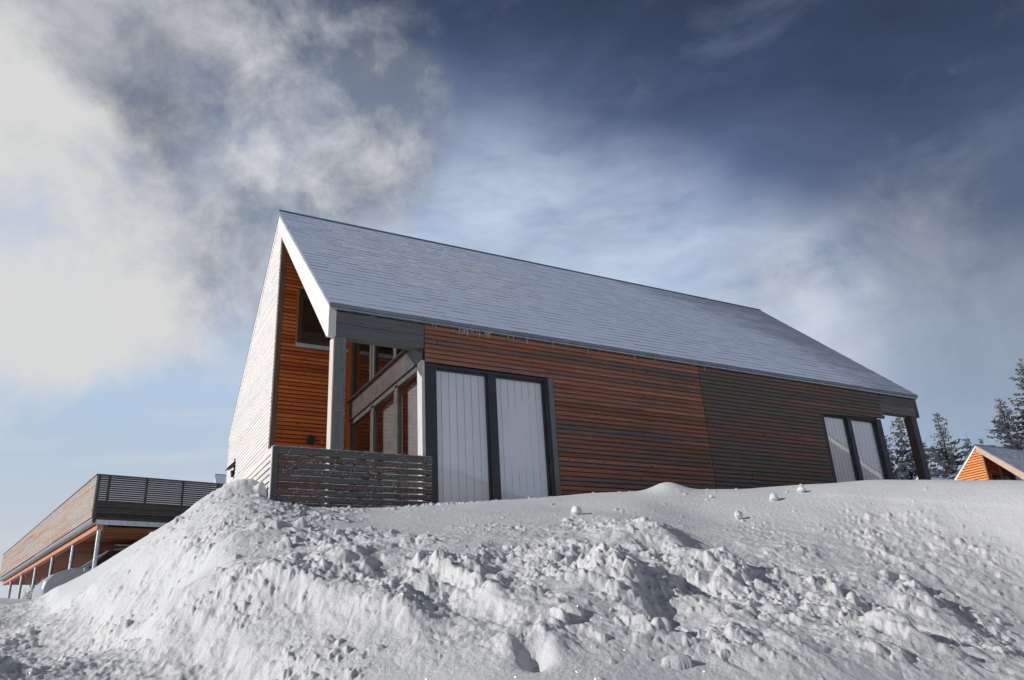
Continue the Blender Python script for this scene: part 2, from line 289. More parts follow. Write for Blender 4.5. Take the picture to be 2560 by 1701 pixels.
# ---------------------------------------------------------------- mesh helpers
class MB:
    def __init__(s): s.v = []; s.f = []; s.mi = []; s.r = []
    def poly(s, pts, mi=0, r=0.5):
        b = len(s.v); s.v += [tuple(p) for p in pts]; s.r += [r] * len(pts); s.f.append(tuple(range(b, b + len(pts)))); s.mi.append(mi)
    def box(s, x0, x1, y0, y1, z0, z1, mi=0, r=None):
        if r is None: r = random.random()
        b = len(s.v)
        s.v += [(x0, y0, z0), (x1, y0, z0), (x1, y1, z0), (x0, y1, z0), (x0, y0, z1), (x1, y0, z1), (x1, y1, z1), (x0, y1, z1)]; s.r += [r] * 8
        for q in ((0, 3, 2, 1), (4, 5, 6, 7), (0, 1, 5, 4), (1, 2, 6, 5), (2, 3, 7, 6), (3, 0, 4, 7)): s.f.append(tuple(b + i for i in q)); s.mi.append(mi)
    def prism(s, pts, d, mi=0, r=None):
        """extrude a planar polygon by vector d"""
        if r is None: r = random.random()
        n = len(pts); b = len(s.v); d = Vector(d)
        s.v += [tuple(p) for p in pts] + [tuple(Vector(p) + d) for p in pts]; s.r += [r] * (2 * n)
        s.f.append(tuple(b + i for i in range(n))[::-1]); s.f.append(tuple(b + n + i for i in range(n))); s.mi += [mi, mi]
        for i in range(n):
            j = (i + 1) % n; s.f.append((b + i, b + j, b + n + j, b + n + i)); s.mi.append(mi)
    def bar(s, a, c, w, h=None, mi=0, r=None, up=(0, 0, 1)):
        a = Vector(a); c = Vector(c); h = h or w; d = (c - a).normalized(); u = Vector(up)
        if abs(d.dot(u)) > 0.98: u = Vector((1, 0, 0))
        sd = d.cross(u).normalized() * w / 2; uu = sd.cross(d).normalized() * h / 2
        s.prism([a - sd - uu, a + sd - uu, a + sd + uu, a - sd + uu], c - a, mi, r)
    def tube(s, a, c, r0, r1=None, n=10, mi=0, r=0.5):
        a = Vector(a); c = Vector(c); r1 = r0 if r1 is None else r1; d = (c - a).normalized(); u = Vector((0, 0, 1)) if abs(d.z) < 0.95 else Vector((1, 0, 0))
        s1 = d.cross(u).normalized(); s2 = s1.cross(d); b = len(s.v)
        for P, R_ in ((a, r0), (c, r1)):
            for i in range(n):
                t = 2 * math.pi * i / n; s.v.append(tuple(P + s1 * math.cos(t) * R_ + s2 * math.sin(t) * R_)); s.r.append(r)
        for i in range(n): j = (i + 1) % n; s.f.append((b + i, b + j, b + n + j, b + n + i)); s.mi.append(mi)
        s.f.append(tuple(b + i for i in range(n))[::-1]); s.f.append(tuple(b + n + i for i in range(n))); s.mi += [mi, mi]
    def build(s, name, mats, parent=None, smooth=False, bevel=0.0, label=None):
        me = bpy.data.meshes.new(name); me.from_pydata(s.v, [], s.f)
        if not isinstance(mats, (list, tuple)): mats = [mats]
        for m in mats: me.materials.append(M[m] if isinstance(m, str) else m)
        me.polygons.foreach_set('material_index', s.mi)
        a = me.attributes.new('rnd', 'FLOAT', 'POINT'); a.data.foreach_set('value', s.r)
        if smooth: me.polygons.foreach_set('use_smooth', [True] * len(me.polygons))
        me.update()
        bm = bmesh.new(); bm.from_mesh(me); bmesh.ops.recalc_face_normals(bm, faces=bm.faces); bm.to_mesh(me); bm.free()
        o = bpy.data.objects.new(name, me); col.objects.link(o)
        if parent: o.parent = parent
        if bevel:
            md = o.modifiers.new('bevel', 'BEVEL'); md.width = bevel; md.segments = 2; md.limit_method = 'ANGLE'
        if label: o['label'] = label
        return o
def thing(name, label, cat, loc=(0, 0, 0), rotz=0.0, group=None):
    o = bpy.data.objects.new(name, None); o.empty_display_size = 0.3; col.objects.link(o); o.location = loc; o.rotation_euler = (0, 0, rotz)
    return tag(o, label, cat, group)
def tag(o, label=None, cat=None, group=None, kind=None):
    if label: o['label'] = label
    if cat: o['category'] = cat
    if group: o['group'] = group
    if kind: o['kind'] = kind
    return o

def boards(mb, o, u, n, z0, z1, interval, pitch=0.079, gap=0.008, dep=0.016, seg=4.2, rng=None):
    """horizontal rounded boards; o origin, u direction, n outward normal (both horizontal), interval(z) -> list of (a, b)"""
    rng = rng or random.Random(1); o = Vector(o); u = Vector(u); n = Vector(n)
    k = 0
    while z0 + k * pitch < z1 - 0.01:
        zb = z0 + k * pitch; zt = min(zb + pitch - gap, z1); k += 1; zm = (zb + zt) / 2; h = zt - zb
        ivs = interval(zm)
        prof = [(-dep * 0.5, zb), (dep * 0.45, zb + 0.001), (dep * 0.9, zb + h * 0.16), (dep * 1.05, zb + h * 0.5), (dep * 0.9, zt - h * 0.16), (dep * 0.45, zt - 0.001), (-dep * 0.5, zt)]
        for ii, (a, b) in enumerate(ivs):
            if b - a < 0.01: continue
            cuts = [a]; x = a + rng.uniform(0.4, 1.0) * seg
            while x < b - 0.5: cuts.append(x); x += rng.uniform(0.7, 1.2) * seg
            cuts.append(b)
            def end(z, side):
                iv = interval(z)
                return iv[ii][side] if len(iv) == len(ivs) else ivs[ii][side]
            for ci in range(len(cuts) - 1):
                c0, c1 = cuts[ci], cuts[ci + 1]; r = rng.random(); wob = rng.uniform(-0.0015, 0.0015); b0 = len(mb.v)
                for (dn, z) in prof:
                    ua = end(z, 0) if ci == 0 else c0 + 0.0012
                    ub = end(z, 1) if ci == len(cuts) - 2 else c1 - 0.0012
                    ub = max(ub, ua + 0.002)
                    for uu in (ua, ub):
                        p = o + u * uu + n * (dn + wob); mb.v.append((p.x, p.y, z)); mb.r.append(r)
                for i in range(len(prof) - 1):
                    mb.f.append((b0 + 2 * i, b0 + 2 * i + 1, b0 + 2 * i + 3, b0 + 2 * i + 2)); mb.mi.append(0)
                mb.f.append(tuple(b0 + 2 * i for i in range(len(prof)))); mb.f.append(tuple(b0 + 2 * i + 1 for i in range(len(prof)))[::-1]); mb.mi += [0, 0]
            # dark groove behind
            g0, g1 = zb - gap, zt
            pa = [(end(g0 + gap, 0), g0), (end(g0 + gap, 1), g0), (end(g1, 1), g1), (end(g1, 0), g1)]
            mb.poly([tuple(o + u * a_ + n * (-dep * 0.3)) [:2] + (z_,) for a_, z_ in pa], 1, 0.5)

# ---------------------------------------------------------------- the cabins
L, YE, YL, ZE, ZR = 13.65, -0.08, 8.09, 2.24, 6.07
YR = (YE + YL) / 2; SL = (ZR - ZE) / (YR - YE)
X1, YG, X5 = 1.51, 3.72, 12.35
def zroof(y): return ZE + SL * (y - YE) if y < YR else ZE + SL * (YL - y)

def build_cabin(root, full=True, gable='clad_gable', barge='barge', front='clad_front', rec='clad_rec', roofm='roof', seed=3, zbase=-1.3):
    rng = random.Random(seed); P = root
    def part(mb, name, mats, parent=P, **k): return mb.build(name, mats, parent, **k)
    pitch = 0.079 if full else 0.16
    inner = 0.50      # plumb depth of barge board below the roof edge
    # --- flush gable, x = 0
    mb = MB(); boards(mb, (0, 0, 0), (0, 1, 0), (-1, 0, 0), zbase, ZR - 0.35, seg=9, interval=lambda z: [(YG + 0.02 if z < zroof(YG) - 0.3 else YR - (ZR - 0.3 - z) / SL, min(YL - 0.12, YL - max(0, (z - ZE + 0.25)) / SL))], pitch=pitch, gap=0.009 if full else 0.045, rng=rng)
    gw = part(mb, 'gable_wall', [gable, 'dark'])
    # --- long wall: two panels with window openings
    def iv_a(z):
        if z > 1.52: return [(X1, 7.15)]
        return [(3.845, 7.15)]
    def iv_b(z):
        if z > 1.58: return [(7.165, X5 + (0.05 if z < 1.66 else 0))]
        return [(7.165, 10.33)]
    zz = 1.52 - math.ceil((1.52 - zbase) / 0.079) * 0.079
    mb = MB(); boards(mb, (0, 0, 0), (1, 0, 0), (0, -1, 0), zz, 2.17, iv_a, 0.079, gap=0.010, dep=0.022, rng=rng, seg=3.6); part(mb, 'front_wall', [front, 'dark'])
    mb = MB(); boards(mb, (0, 0, 0), (1, 0, 0), (0, -1, 0), zz, 2.17, iv_b, 0.079, gap=0.010, dep=0.020, rng=rng, seg=3.6); part(mb, 'front_wall', ['clad_old' if full else front, 'dark'], label='weathered grey part of the long front wall')
    # --- recess wall y = YG (near loggia) and far one
    wy0, wy1, wz0, wz1 = 0.40, 1.40, 2.99, 4.20
    def iv_r(z):
        if wz0 < z < wz1: return [(0.10, wy0 - 0.035), (wy1, X1)]
        return [(0.10, X1)]
    mb = MB(); boards(mb, (0, YG, 0), (1, 0, 0), (0, -1, 0), zbase, 5.15, iv_r, pitch, gap=0.014, dep=0.022, rng=rng, seg=5); part(mb, 'recess_wall', [rec, 'dark'])
    mb = MB(); mb.box(0.0, 0.095, YG - 0.025, YG + 0.03, zbase, 5.27); part(mb, 'corner_trim', 'trim')
    mb = MB(); mb.box(X1 - 0.10, X1 - 0.004, YG - 0.06, YG - 0.028, zbase, 4.9); part(mb, 'corner_trim', 'trim_orange')
    # recess window
    mb = MB(); mb.box(wy0 - 0.035, wy0, YG - 0.03, YG, wz0, wz1); w = part(mb, 'side_window', 'trim_orange')
    mb = MB(); F = 0.085
    mb.box(wy0, wy0 + F, YG + 0.0, YG + 0.07, wz0 + 0.06, wz1); mb.box(wy1 - F, wy1, YG, YG + 0.07, wz0 + 0.06, wz1)
    mb.box(wy0 + F, wy1 - F, YG, YG + 0.07, wz1 - F * 1.8, wz1); mb.box(wy0 + F, wy1 - F, YG, YG + 0.07, wz0 + 0.06, wz0 + 0.06 + F); part(mb, 'window_frame', 'frame_grey', w)
    mb = MB(); mb.box(wy0 - 0.03, wy1 + 0.02, YG - 0.055, YG + 0.06, wz0 - 0.015, wz0 + 0.055); part(mb, 'window_sill', 'casing', w)
    mb = MB(); mb.poly([(wy0 + F, YG + 0.04, wz0 + 0.1), (wy1 - F, YG + 0.04, wz0 + 0.1), (wy1 - F, YG + 0.04, wz1 - 0.1), (wy0 + F, YG + 0.04, wz1 - 0.1)]); part(mb, 'pane', 'glass', w)
    # --- interior shell (so glass looks into a dark room)
    mb = MB()
    mb.box(X1 + 0.06, X5 - 0.06, 0.4, YL - 0.35, -1.12, -1.0)
    mb.box(X1 + 0.06, X5, YG + 2.2, YG + 2.3, -1.0, 3.9); mb.box(X5 - 0.15, X5 - 0.05, 0.3, YG + 2.2, -1.0, 1.9); mb.box(4.6, 4.7, 0.3, YG + 2.2, -1.0, 1.9); mb.box(9.2, 9.3, 0.3, YG + 2.2, -1.0, 1.9)
    mb.box(0.03, 1.45, YG + 0.9, YG + 0.95, -1, 3.7)
    part(mb, 'interior', 'interior')
    # --- back and far gable walls
    mb = MB(); mb.box(0.03, L - 0.05, YL - 0.2, YL - 0.12, zbase, ZE - 0.05); mb.box(X5 - 0.02, X5 + 0.05, YG, YL - 0.2, zbase, 2.1); part(mb, 'back_wall', gable)
    mb = MB(); mb.prism([(L - 0.1, YG, zbase), (L - 0.1, YL - 0.15, zbase), (L - 0.1, YL - 0.15, ZE - 0.1), (L - 0.1, YR, ZR - 0.25), (L - 0.1, YG, zroof(YG) - 0.25)], (0.08, 0, 0)); part(mb, 'far_gable_wall', gable)
    mb = MB(); mb.prism([(X5 - 0.04, 0.16, -1.1), (X5 - 0.04, YG, -1.1), (X5 - 0.04, YG, zroof(YG) - 0.3), (X5 - 0.04, 0.16, zroof(0.16) - 0.3)], (0.05, 0, 0)); mb.box(X5, L - 0.1, YG, YG + 0.05, zbase, 5.0); part(mb, 'loggia_wall', rec)
    # --- roof: front slope in courses
    ln = math.hypot(YR - YE, ZR - ZE); ds = 0.185 if full else 0.3; nc = int(ln / ds); dy = (YR - YE) / ln; dz = (ZR - ZE) / ln; ny, nz = -dz, dy
    mb = MB()
    x0, x1 = -0.045, L + 0.03
    for i in range(nc + 1):
        s0 = i * ds; s1 = min(ln, s0 + ds + 0.004)
        if s1 - s0 < 0.02: continue
        x = x0; 
        while x < x1 - 0.01:
            xe = min(x1, x + (rng.uniform(0.28, 0.36) if full else 4.0)); lift = 0.0045 + rng.uniform(-0.0035, 0.003); rr = rng.random()
            def pt(xx, s, h): return (xx, YE + dy * s + ny * h, ZE + dz * s + nz * h)
            mb.poly([pt(x, s0, lift), pt(xe, s0, lift), pt(xe, s1, 0), pt(x, s1, 0)], 0, rr)
            mb.poly([pt(x, s0, -0.002), pt(xe, s0, -0.002), pt(xe, s0, lift), pt(x, s0, lift)], 1, rr)
            x = xe
    # slabs under both slopes and back slope
    th = 0.09
    mb.prism([(x0, YE, ZE - 0.004), (x0, YR, ZR - 0.004), (x0, YR, ZR - 0.004 - th), (x0, YE + 0.02, ZE - 0.05)], (x1 - x0, 0, 0), 1)
    xq = -0.02
    mb.prism([(xq, YL, ZE - 0.004), (xq, YR, ZR - 0.003), (xq, YR, ZR - 0.004 - th), (xq, YL - 0.02, ZE - 0.05)], (x1 - xq, 0, 0), 1)
    mb.poly([(xq, YL, ZE), (x1, YL, ZE), (x1, YR, ZR + 0.002), (xq, YR, ZR + 0.002)], 0, 0.4)
    rf = part(mb, 'roof', [roofm, 'slate_edge'])
    mb = MB(); mb.bar((x0, YR, ZR + 0.012), (x1, YR, ZR + 0.004), 0.05, 0.02); part(mb, 'ridge_cap', 'slate_edge', rf)
    mb = MB(); mb.prism([(0.05, 0.05, zroof(0.05) - 0.12), (0.05, YR, ZR - 0.16), (0.05, YR, ZR - 0.21), (0.05, 0.05, zroof(0.05) - 0.17)], (L - 0.1, 0, 0)); mb.prism([(0.05, YL - 0.15, zroof(YL - 0.15) - 0.12), (0.05, YR, ZR - 0.16), (0.05, YR, ZR - 0.21), (0.05, YL - 0.15, zroof(YL - 0.15) - 0.17)], (L - 0.1, 0, 0)); part(mb, 'soffit', 'soffit', rf)
    # eave: dark strip + pale metal drip edge
    mb = MB(); mb.box(0.0, L, YE + 0.025, 0.06, ZE - 0.052, ZE - 0.012); part(mb, 'eave_strip', 'dark', rf)
    mb = MB(); mb.box(0.0, L, YE + 0.012, YE + 0.055, ZE - 0.085, ZE - 0.062); part(mb, 'drip_edge', 'zinc', rf)
    # --- barge boards
    for xs, nm in ((-0.03, 0), (L - 0.09, 1)):
        mb = MB()
        zi = lambda y: 1.74 + (5.27 - 1.74) / (3.66 - 0.09) * (y - 0.09)
        mb.prism([(xs, YE + 0.06, ZE - 0.03), (xs, YR, ZR - 0.03), (xs, YR, zroof(YR) - 0.50), (xs, 3.66, 5.27), (xs, 0.09, 1.74), (xs, 0.005, 1.74), (xs, 0.005, ZE - 0.09)], (0.118, 0, 0), 0, 0.35)
        part(mb, 'barge_board', barge if nm == 0 else 'post_plain', bevel=0.004)  # far board's shade is put into its colour by a darker timber
        mb = MB(); mb.prism([(xs + 0.01, YL - 0.01, ZE - 0.03), (xs + 0.01, YR, ZR - 0.03), (xs + 0.01, YR, ZR - 0.22), (xs + 0.01, YL - 0.12, ZE - 0.13)], (0.1, 0, 0), 0, 0.6); part(mb, 'barge_board', barge if full else 'barge', bevel=0.004)
    # --- edge beams over both loggias
    for xa, xb in ((0.09, X1 - 0.004), (X5 + 0.004, L - 0.10)):
        mb = MB(); mb.box(xa, xb, 0.003, 0.17, 1.745, 1.952); mb.box(xa, xb, 0.0, 0.17, 1.956, 2.15); part(mb, 'edge_beam', 'beam', bevel=0.004)
    # --- posts
    mb = MB(); mb.box(0.075, 0.255, 0.01, 0.20, zbase, 1.744); o = part(mb, 'post', ['post'] if full else ['post_plain'], bevel=0.006)
    if full:   # pale sheet on the flank, sunlight put into its colour
        mb = MB(); mb.box(0.057, 0.074, 0.012, 0.198, zbase, 1.742); part(mb, 'lit_flank', 'casing', o)
    mb = MB(); mb.box(L - 0.28, L - 0.10, 0.01, 0.20, zbase, 1.744); part(mb, 'post', 'post_plain', bevel=0.006)
    # --- glass wall of the loggia, plane x = X1
    mb = MB(); mb.box(X1 - 0.05, X1 - 0.002, 0.004, 0.19, -1.1, 1.545); gwl = part(mb, 'glass_wall', 'casing')
    mb = MB(); f0, f1 = X1 - 0.02, X1 + 0.06
    for a, b in ((1.13, 1.25), (2.32, 2.45), (3.62, YG - 0.03)): mb.box(f0, f1, a, b, -1.1, 1.50)
    for a, b in ((1.25, 1.38), (2.45, 2.57), (3.50, 3.62)): mb.box(f0 + 0.03, f1, a, b, -1.1, 1.46)
    mb.box(f0, f1, 0.19, YG - 0.03, 1.46, 1.545); mb.box(f0, f1, 0.19, YG - 0.03, -1.1, -0.95)
    part(mb, 'window_frame', 'frame_grey', gwl)
    mb = MB()
    def up(a, b, off=0.0):
        mb.prism([(f0 + off, a, 1.95), (f0 + off, b, 1.95), (f0 + off, b, zroof(b) - 0.30), (f0 + off, a, zroof(a) - 0.30)], (0.06, 0, 0))
    for a, b in ((1.20, 1.33), (2.31, 2.43), (2.47, 2.57), (3.60, YG - 0.03)): up(a, b)
    mb.prism([(f0, 0.3, zroof(0.3) - 0.44), (f0, YG - 0.03, zroof(YG - 0.03) - 0.44), (f0, YG - 0.03, zroof(YG - 0.03) - 0.28), (f0, 0.3, zroof(0.3) - 0.28)], (0.07, 0, 0))
    part(mb, 'window_frame', 'frame_grey', gwl)
    mb = MB(); mb.prism([(f0, 0.02, 1.95), (f0, 0.85, 1.95), (f0, 0.85, zroof(0.85) - 0.45), (f0, 0.02, zroof(0.02) - 0.3)], (0.05, 0, 0)); part(mb, 'spandrel', 'trim', gwl)
    mb = MB(); gx = X1 + 0.02
    mb.poly([(gx, 0.19, -0.95), (gx, 1.2, -0.95), (gx, 1.2, 1.5), (gx, 0.19, 1.5)]); part(mb, 'pane', 'glass_dark', gwl)
    mb = MB(); mb.poly([(gx + 0.001, 1.2, -0.95), (gx + 0.001, 2.4, -0.95), (gx + 0.001, 2.4, 1.5), (gx + 0.001, 1.2, 1.5)]); part(mb, 'pane', 'glass_dark', gwl)
    mb = MB(); mb.poly([(gx, 2.4, -0.95), (gx, 3.6, -0.95), (gx, 3.6, 1.5), (gx, 2.4, 1.5)]); part(mb, 'pane', 'glass_dark', gwl)
    for a, b in ((0.85, 1.2), (1.33, 2.35), (2.5, 3.62)):
        mb = MB(); mb.poly([(gx, a, 1.95), (gx, b, 1.95), (gx, b, zroof(b) - 0.4), (gx, a, zroof(a) - 0.4)]); part(mb, 'pane', 'glass_dark', gwl)
    for a, b in ((0.2, 1.16), (1.36, 2.38)):
        mb = MB(); mb.box(X1 + 0.16, X1 + 0.165, a, b, -1.0, 1.46); part(mb, 'blind', 'blind_pale' if a < 1 else 'blind', gwl)
    # --- steel channel beam in front of the glass
    mb = MB(); bx = X1 - 0.115
    mb.box(X1 - 0.045, X1 - 0.022, 0.004, YG - 0.065, 1.575, 1.915); mb.box(bx, X1 - 0.022, 0.004, YG - 0.062, 1.916, 1.93); mb.box(bx + 0.06, X1 - 0.022, 0.004, YG - 0.065, 1.55, 1.574)
    part(mb, 'steel_beam', 'steel', bevel=0.003)
    # --- front windows
    def fwin(xa, xb, p1, p2, ztop, zbot, strip=None):
        mb = MB(); y0 = 0.012
        mb.box(xa, p1[0], y0, 0.16, zbot, ztop); mb.box(p1[1], p2[0], y0 + 0.03, 0.14, zbot, ztop - 0.05); mb.box(p2[1], xb, y0 + 0.01, 0.16, zbot, ztop)
        mb.box(p1[0], p2[1], y0 + 0.02, 0.15, ztop - 0.052, ztop); mb.box(p1[0], p2[1], y0 + 0.02, 0.15, zbot, zbot + 0.06)
        w = part(mb, 'front_window', 'frame', bevel=0.003)
        for q in (p1, p2):
            mb = MB(); e = 0.022
            mb.box(q[0], q[0] + e, 0.075, 0.12, zbot + 0.06, ztop - 0.053); mb.box(q[1] - e, q[1], 0.075, 0.12, zbot + 0.06, ztop - 0.053); mb.box(q[0] + e, q[1] - e, 0.075, 0.12, ztop - 0.075, ztop - 0.053)
            part(mb, 'window_sash', 'frame', w)
            tilt = rng.uniform(-0.004, 0.004)
            mb = MB(); mb.poly([(q[0], 0.10 + tilt, zbot), (q[1], 0.10 - tilt, zbot), (q[1], 0.10 - tilt, ztop - 0.05), (q[0], 0.10 + tilt, ztop - 0.05)]); part(mb, 'pane', 'glass', w)
            # vertical curtain strips with narrow gaps
            mb = MB(); n = 7 if full else 6; wd = (q[1] - q[0] - 0.0) / n
            for i in range(n):
                a = q[0] + i * wd + 0.0035; b = q[0] + (i + 1) * wd - 0.0035; yy = 0.135
                for k in range(5):
                    ta, tb = k / 5, (k + 1) / 5; f = lambda t: yy + 0.002 * math.sin(math.pi * t)
                    mb.poly([(a + (b - a) * ta, f(ta), zbot), (a + (b - a) * tb, f(tb), zbot), (a + (b - a) * tb, f(tb), ztop), (a + (b - a) * ta, f(ta), ztop)], 0, 0.5)
            part(mb, 'curtain', 'curtain', w)
        if strip:
            mb = MB(); mb.box(strip[0], strip[1], -0.012, 0.10, zbot, ztop - 0.002); part(mb, 'window_trim', 'frame_wood', w)
        return w
    fwin(1.51, 3.752, (1.71, 2.63), (2.775, 3.70), 1.515, -1.1, (3.753, 3.843))
    fwin(10.335, 12.30, (10.465, 11.21), (11.335, 12.13), 1.575, -1.1)
    # joint
    mb = MB(); mb.box(7.152, 7.163, -0.008, 0.0, zbase, 2.15); part(mb, 'panel_joint', 'dark')
    return P

cabin = thing('timber_cabin', 'large steep roofed timber cabin with orange recess and snow dusted slate roof in the middle', 'cabin', (0, 0, 0))
build_cabin(cabin)

def wall_lamp(loc, nrm, label, w=0.12, kind=0):
    t = thing('wall_lamp', label, 'lamp', loc)
    mb = MB()
    if kind == 0:     # facing -y, box lantern
        mb.box(-w / 2, w / 2, -0.11, -0.018, -0.06, 0.06); mb.build('lamp_body', 'black', t, bevel=0.008)
        mb = MB(); mb.tube((0, -0.07, 0.06), (0, -0.07, 0.09), 0.02, 0.012, 8); mb.tube((0, -0.05, 0.0), (0, -0.0, 0.0), 0.02, 0.03, 8); mb.build('lamp_mount', 'black', t)
    else:             # facing -x, angled floodlight
        mb = MB(); mb.prism([(-0.03, -0.09, 0.10), (-0.15, -0.09, -0.02), (-0.20, -0.09, -0.10), (-0.08, -0.09, -0.06), (-0.02, -0.09, 0.0)], (0, 0.18, 0)); mb.build('lamp_body', 'black', t, bevel=0.008)
        mb = MB(); mb.bar((-0.015, 0, -0.24), (-0.015, 0, 0.16), 0.09, 0.03); mb.tube((-0.06, 0, -0.10), (-0.05, 0, -0.24), 0.035, 0.03, 10); mb.build('lamp_mount', 'black', t)
    return t
wall_lamp((0.745, YG, 1.13), 0, 'small black box lamp low on the orange recess wall')
wall_lamp((0.0, 7.02, 1.33), 0, 'black angled floodlight on the pale silvered gable wall', kind=1)
mb = MB(); mb.tube((0.96, YG - 0.026, 1.11), (0.96, YG - 0.016, 1.11), 0.042, 0.042, 20); v = mb.build('wall_vent', 'trim_orange'); tag(v, 'small round orange vent cap beside the box lamp', 'vent')

# icicles under the drip edge
rng = random.Random(5)
ICE = [(1.63, .05), (1.69, .06), (1.80, .02), (1.86, .015), (2.10, .11), (2.13, .04), (2.165, .07), (2.19, .10), (2.215, .06), (2.24, .14), (2.255, .12), (2.31, .06), (2.335, .05), (2.36, .03), (2.42, .05), (2.465, .13), (2.47, .04), (2.57, .05), (2.59, .11), (2.62, .12), (2.645, .11), (2.66, .03), (3.0, .05), (3.10, .08), (3.36, .11), (3.88, .11), (4.18, .03), (4.60, .12), (4.85, .03), (5.62, .10), (6.1, .05), (7.0, .04), (7.28, .10)]
for x, ln in ICE:
    mb = MB(); z = ZE - 0.085; y = YE + 0.03
    mb.tube((x, y, z), (x, y, z - ln * 0.5), 0.0065, 0.0045, 6); mb.tube((x, y, z - ln * 0.5), (x + 0.001, y, z - ln), 0.0045, 0.001, 6); mb.build('icicle', 'ice', cabin)

# ---------------------------------------------------------------- deck and railing
rl = thing('deck_railing', 'snow flecked dark slatted wooden railing around the cabin deck', 'railing', (-0.73, 0, -1.0))
def R_(mb, n, m, **k):
    o = mb.build(n, m, rl, **k); o.location = (0.73, 0, 1.0); return o
mb = MB(); mb.box(-0.735, 1.60, -0.045, 0.09, -0.025, 0.0); mb.box(-0.735, 1.60, -0.040, -0.012, -0.10, -0.026); R_(mb, 'top_rail', 'rail', bevel=0.003)
mb = MB(); rg = random.Random(2)
for k in range(9):
    zt = -0.115 - k * 0.0925; xa = -0.655
    while xa < 1.59:
        xb = min(1.595, xa + rg.uniform(1.1, 2.6)); 
        if 1.595 - xb < 0.4: xb = 1.595
        mb.box(xa, xb - 0.002, -0.036 + rg.uniform(-.002, .002), -0.008, zt - 0.069, zt, 0, rg.random()); xa = xb
R_(mb, 'slats', 'rail', bevel=0.003)
mb = MB(); mb.box(-0.735, -0.66, -0.042, 0.02, -1.25, -0.027); R_(mb, 'corner_post', 'rail', bevel=0.004)
mb = MB(); mb.box(1.15, 1.23, 0.0, 0.06, -1.25, -0.03); R_(mb, 'post', 'casing')
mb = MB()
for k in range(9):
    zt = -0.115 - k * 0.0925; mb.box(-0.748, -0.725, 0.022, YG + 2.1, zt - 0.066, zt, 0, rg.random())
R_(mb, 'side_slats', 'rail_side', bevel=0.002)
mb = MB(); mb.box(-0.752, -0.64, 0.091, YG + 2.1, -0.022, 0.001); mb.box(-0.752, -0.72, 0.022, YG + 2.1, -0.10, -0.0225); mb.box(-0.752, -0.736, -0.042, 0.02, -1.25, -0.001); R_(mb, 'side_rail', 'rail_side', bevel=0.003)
mb = MB(); mb.box(-0.66, X1 - 0.06, 0.06, YG - 0.03, -1.06, -0.98); R_(mb, 'deck_floor', 'snow_clump')
# snow lying on the top rail and on the slat edges
mb = MB(); x = -0.73; rs = random.Random(8)
while x < 1.58:
    w = rs.uniform(0.02, 0.06); h = rs.uniform(0.006, 0.014); mb.box(x, min(1.59, x + w), -0.03, 0.07, 0.001, h); x += w * 0.97
R_(mb, 'rail_snow', 'snow_clump', smooth=False)
mb = MB()
for k in range(9):
    x = -0.65; zt = -0.115 - k * 0.0925
    while x < 1.58:
        w = rs.uniform(0.03, 0.10)
        if rs.random() < 0.72: mb.box(x, min(1.59, x + w), -0.036, -0.009, zt + 0.0005, zt + rs.uniform(0.003, 0.009))
        x += w * 0.98
R_(mb, 'slat_snow', 'snow_clump', smooth=False)['kind'] = 'stuff'
mb = MB()
for k in range(420):
    x = rs.uniform(-0.64, 1.57); kk = rs.randrange(9); z = -0.115 - kk * 0.0925 - (0.0 if rs.random() < 0.45 else rs.uniform(0.01, 0.078)); s = rs.uniform(0.003, 0.0075)
    mb.tube((x, -0.038, z - s * .6), (x + s * .3, -0.042, z + s * .8), s, s * 0.5, 6)
R_(mb, 'snow_crumbs', 'snow_clump')['kind'] = 'stuff'

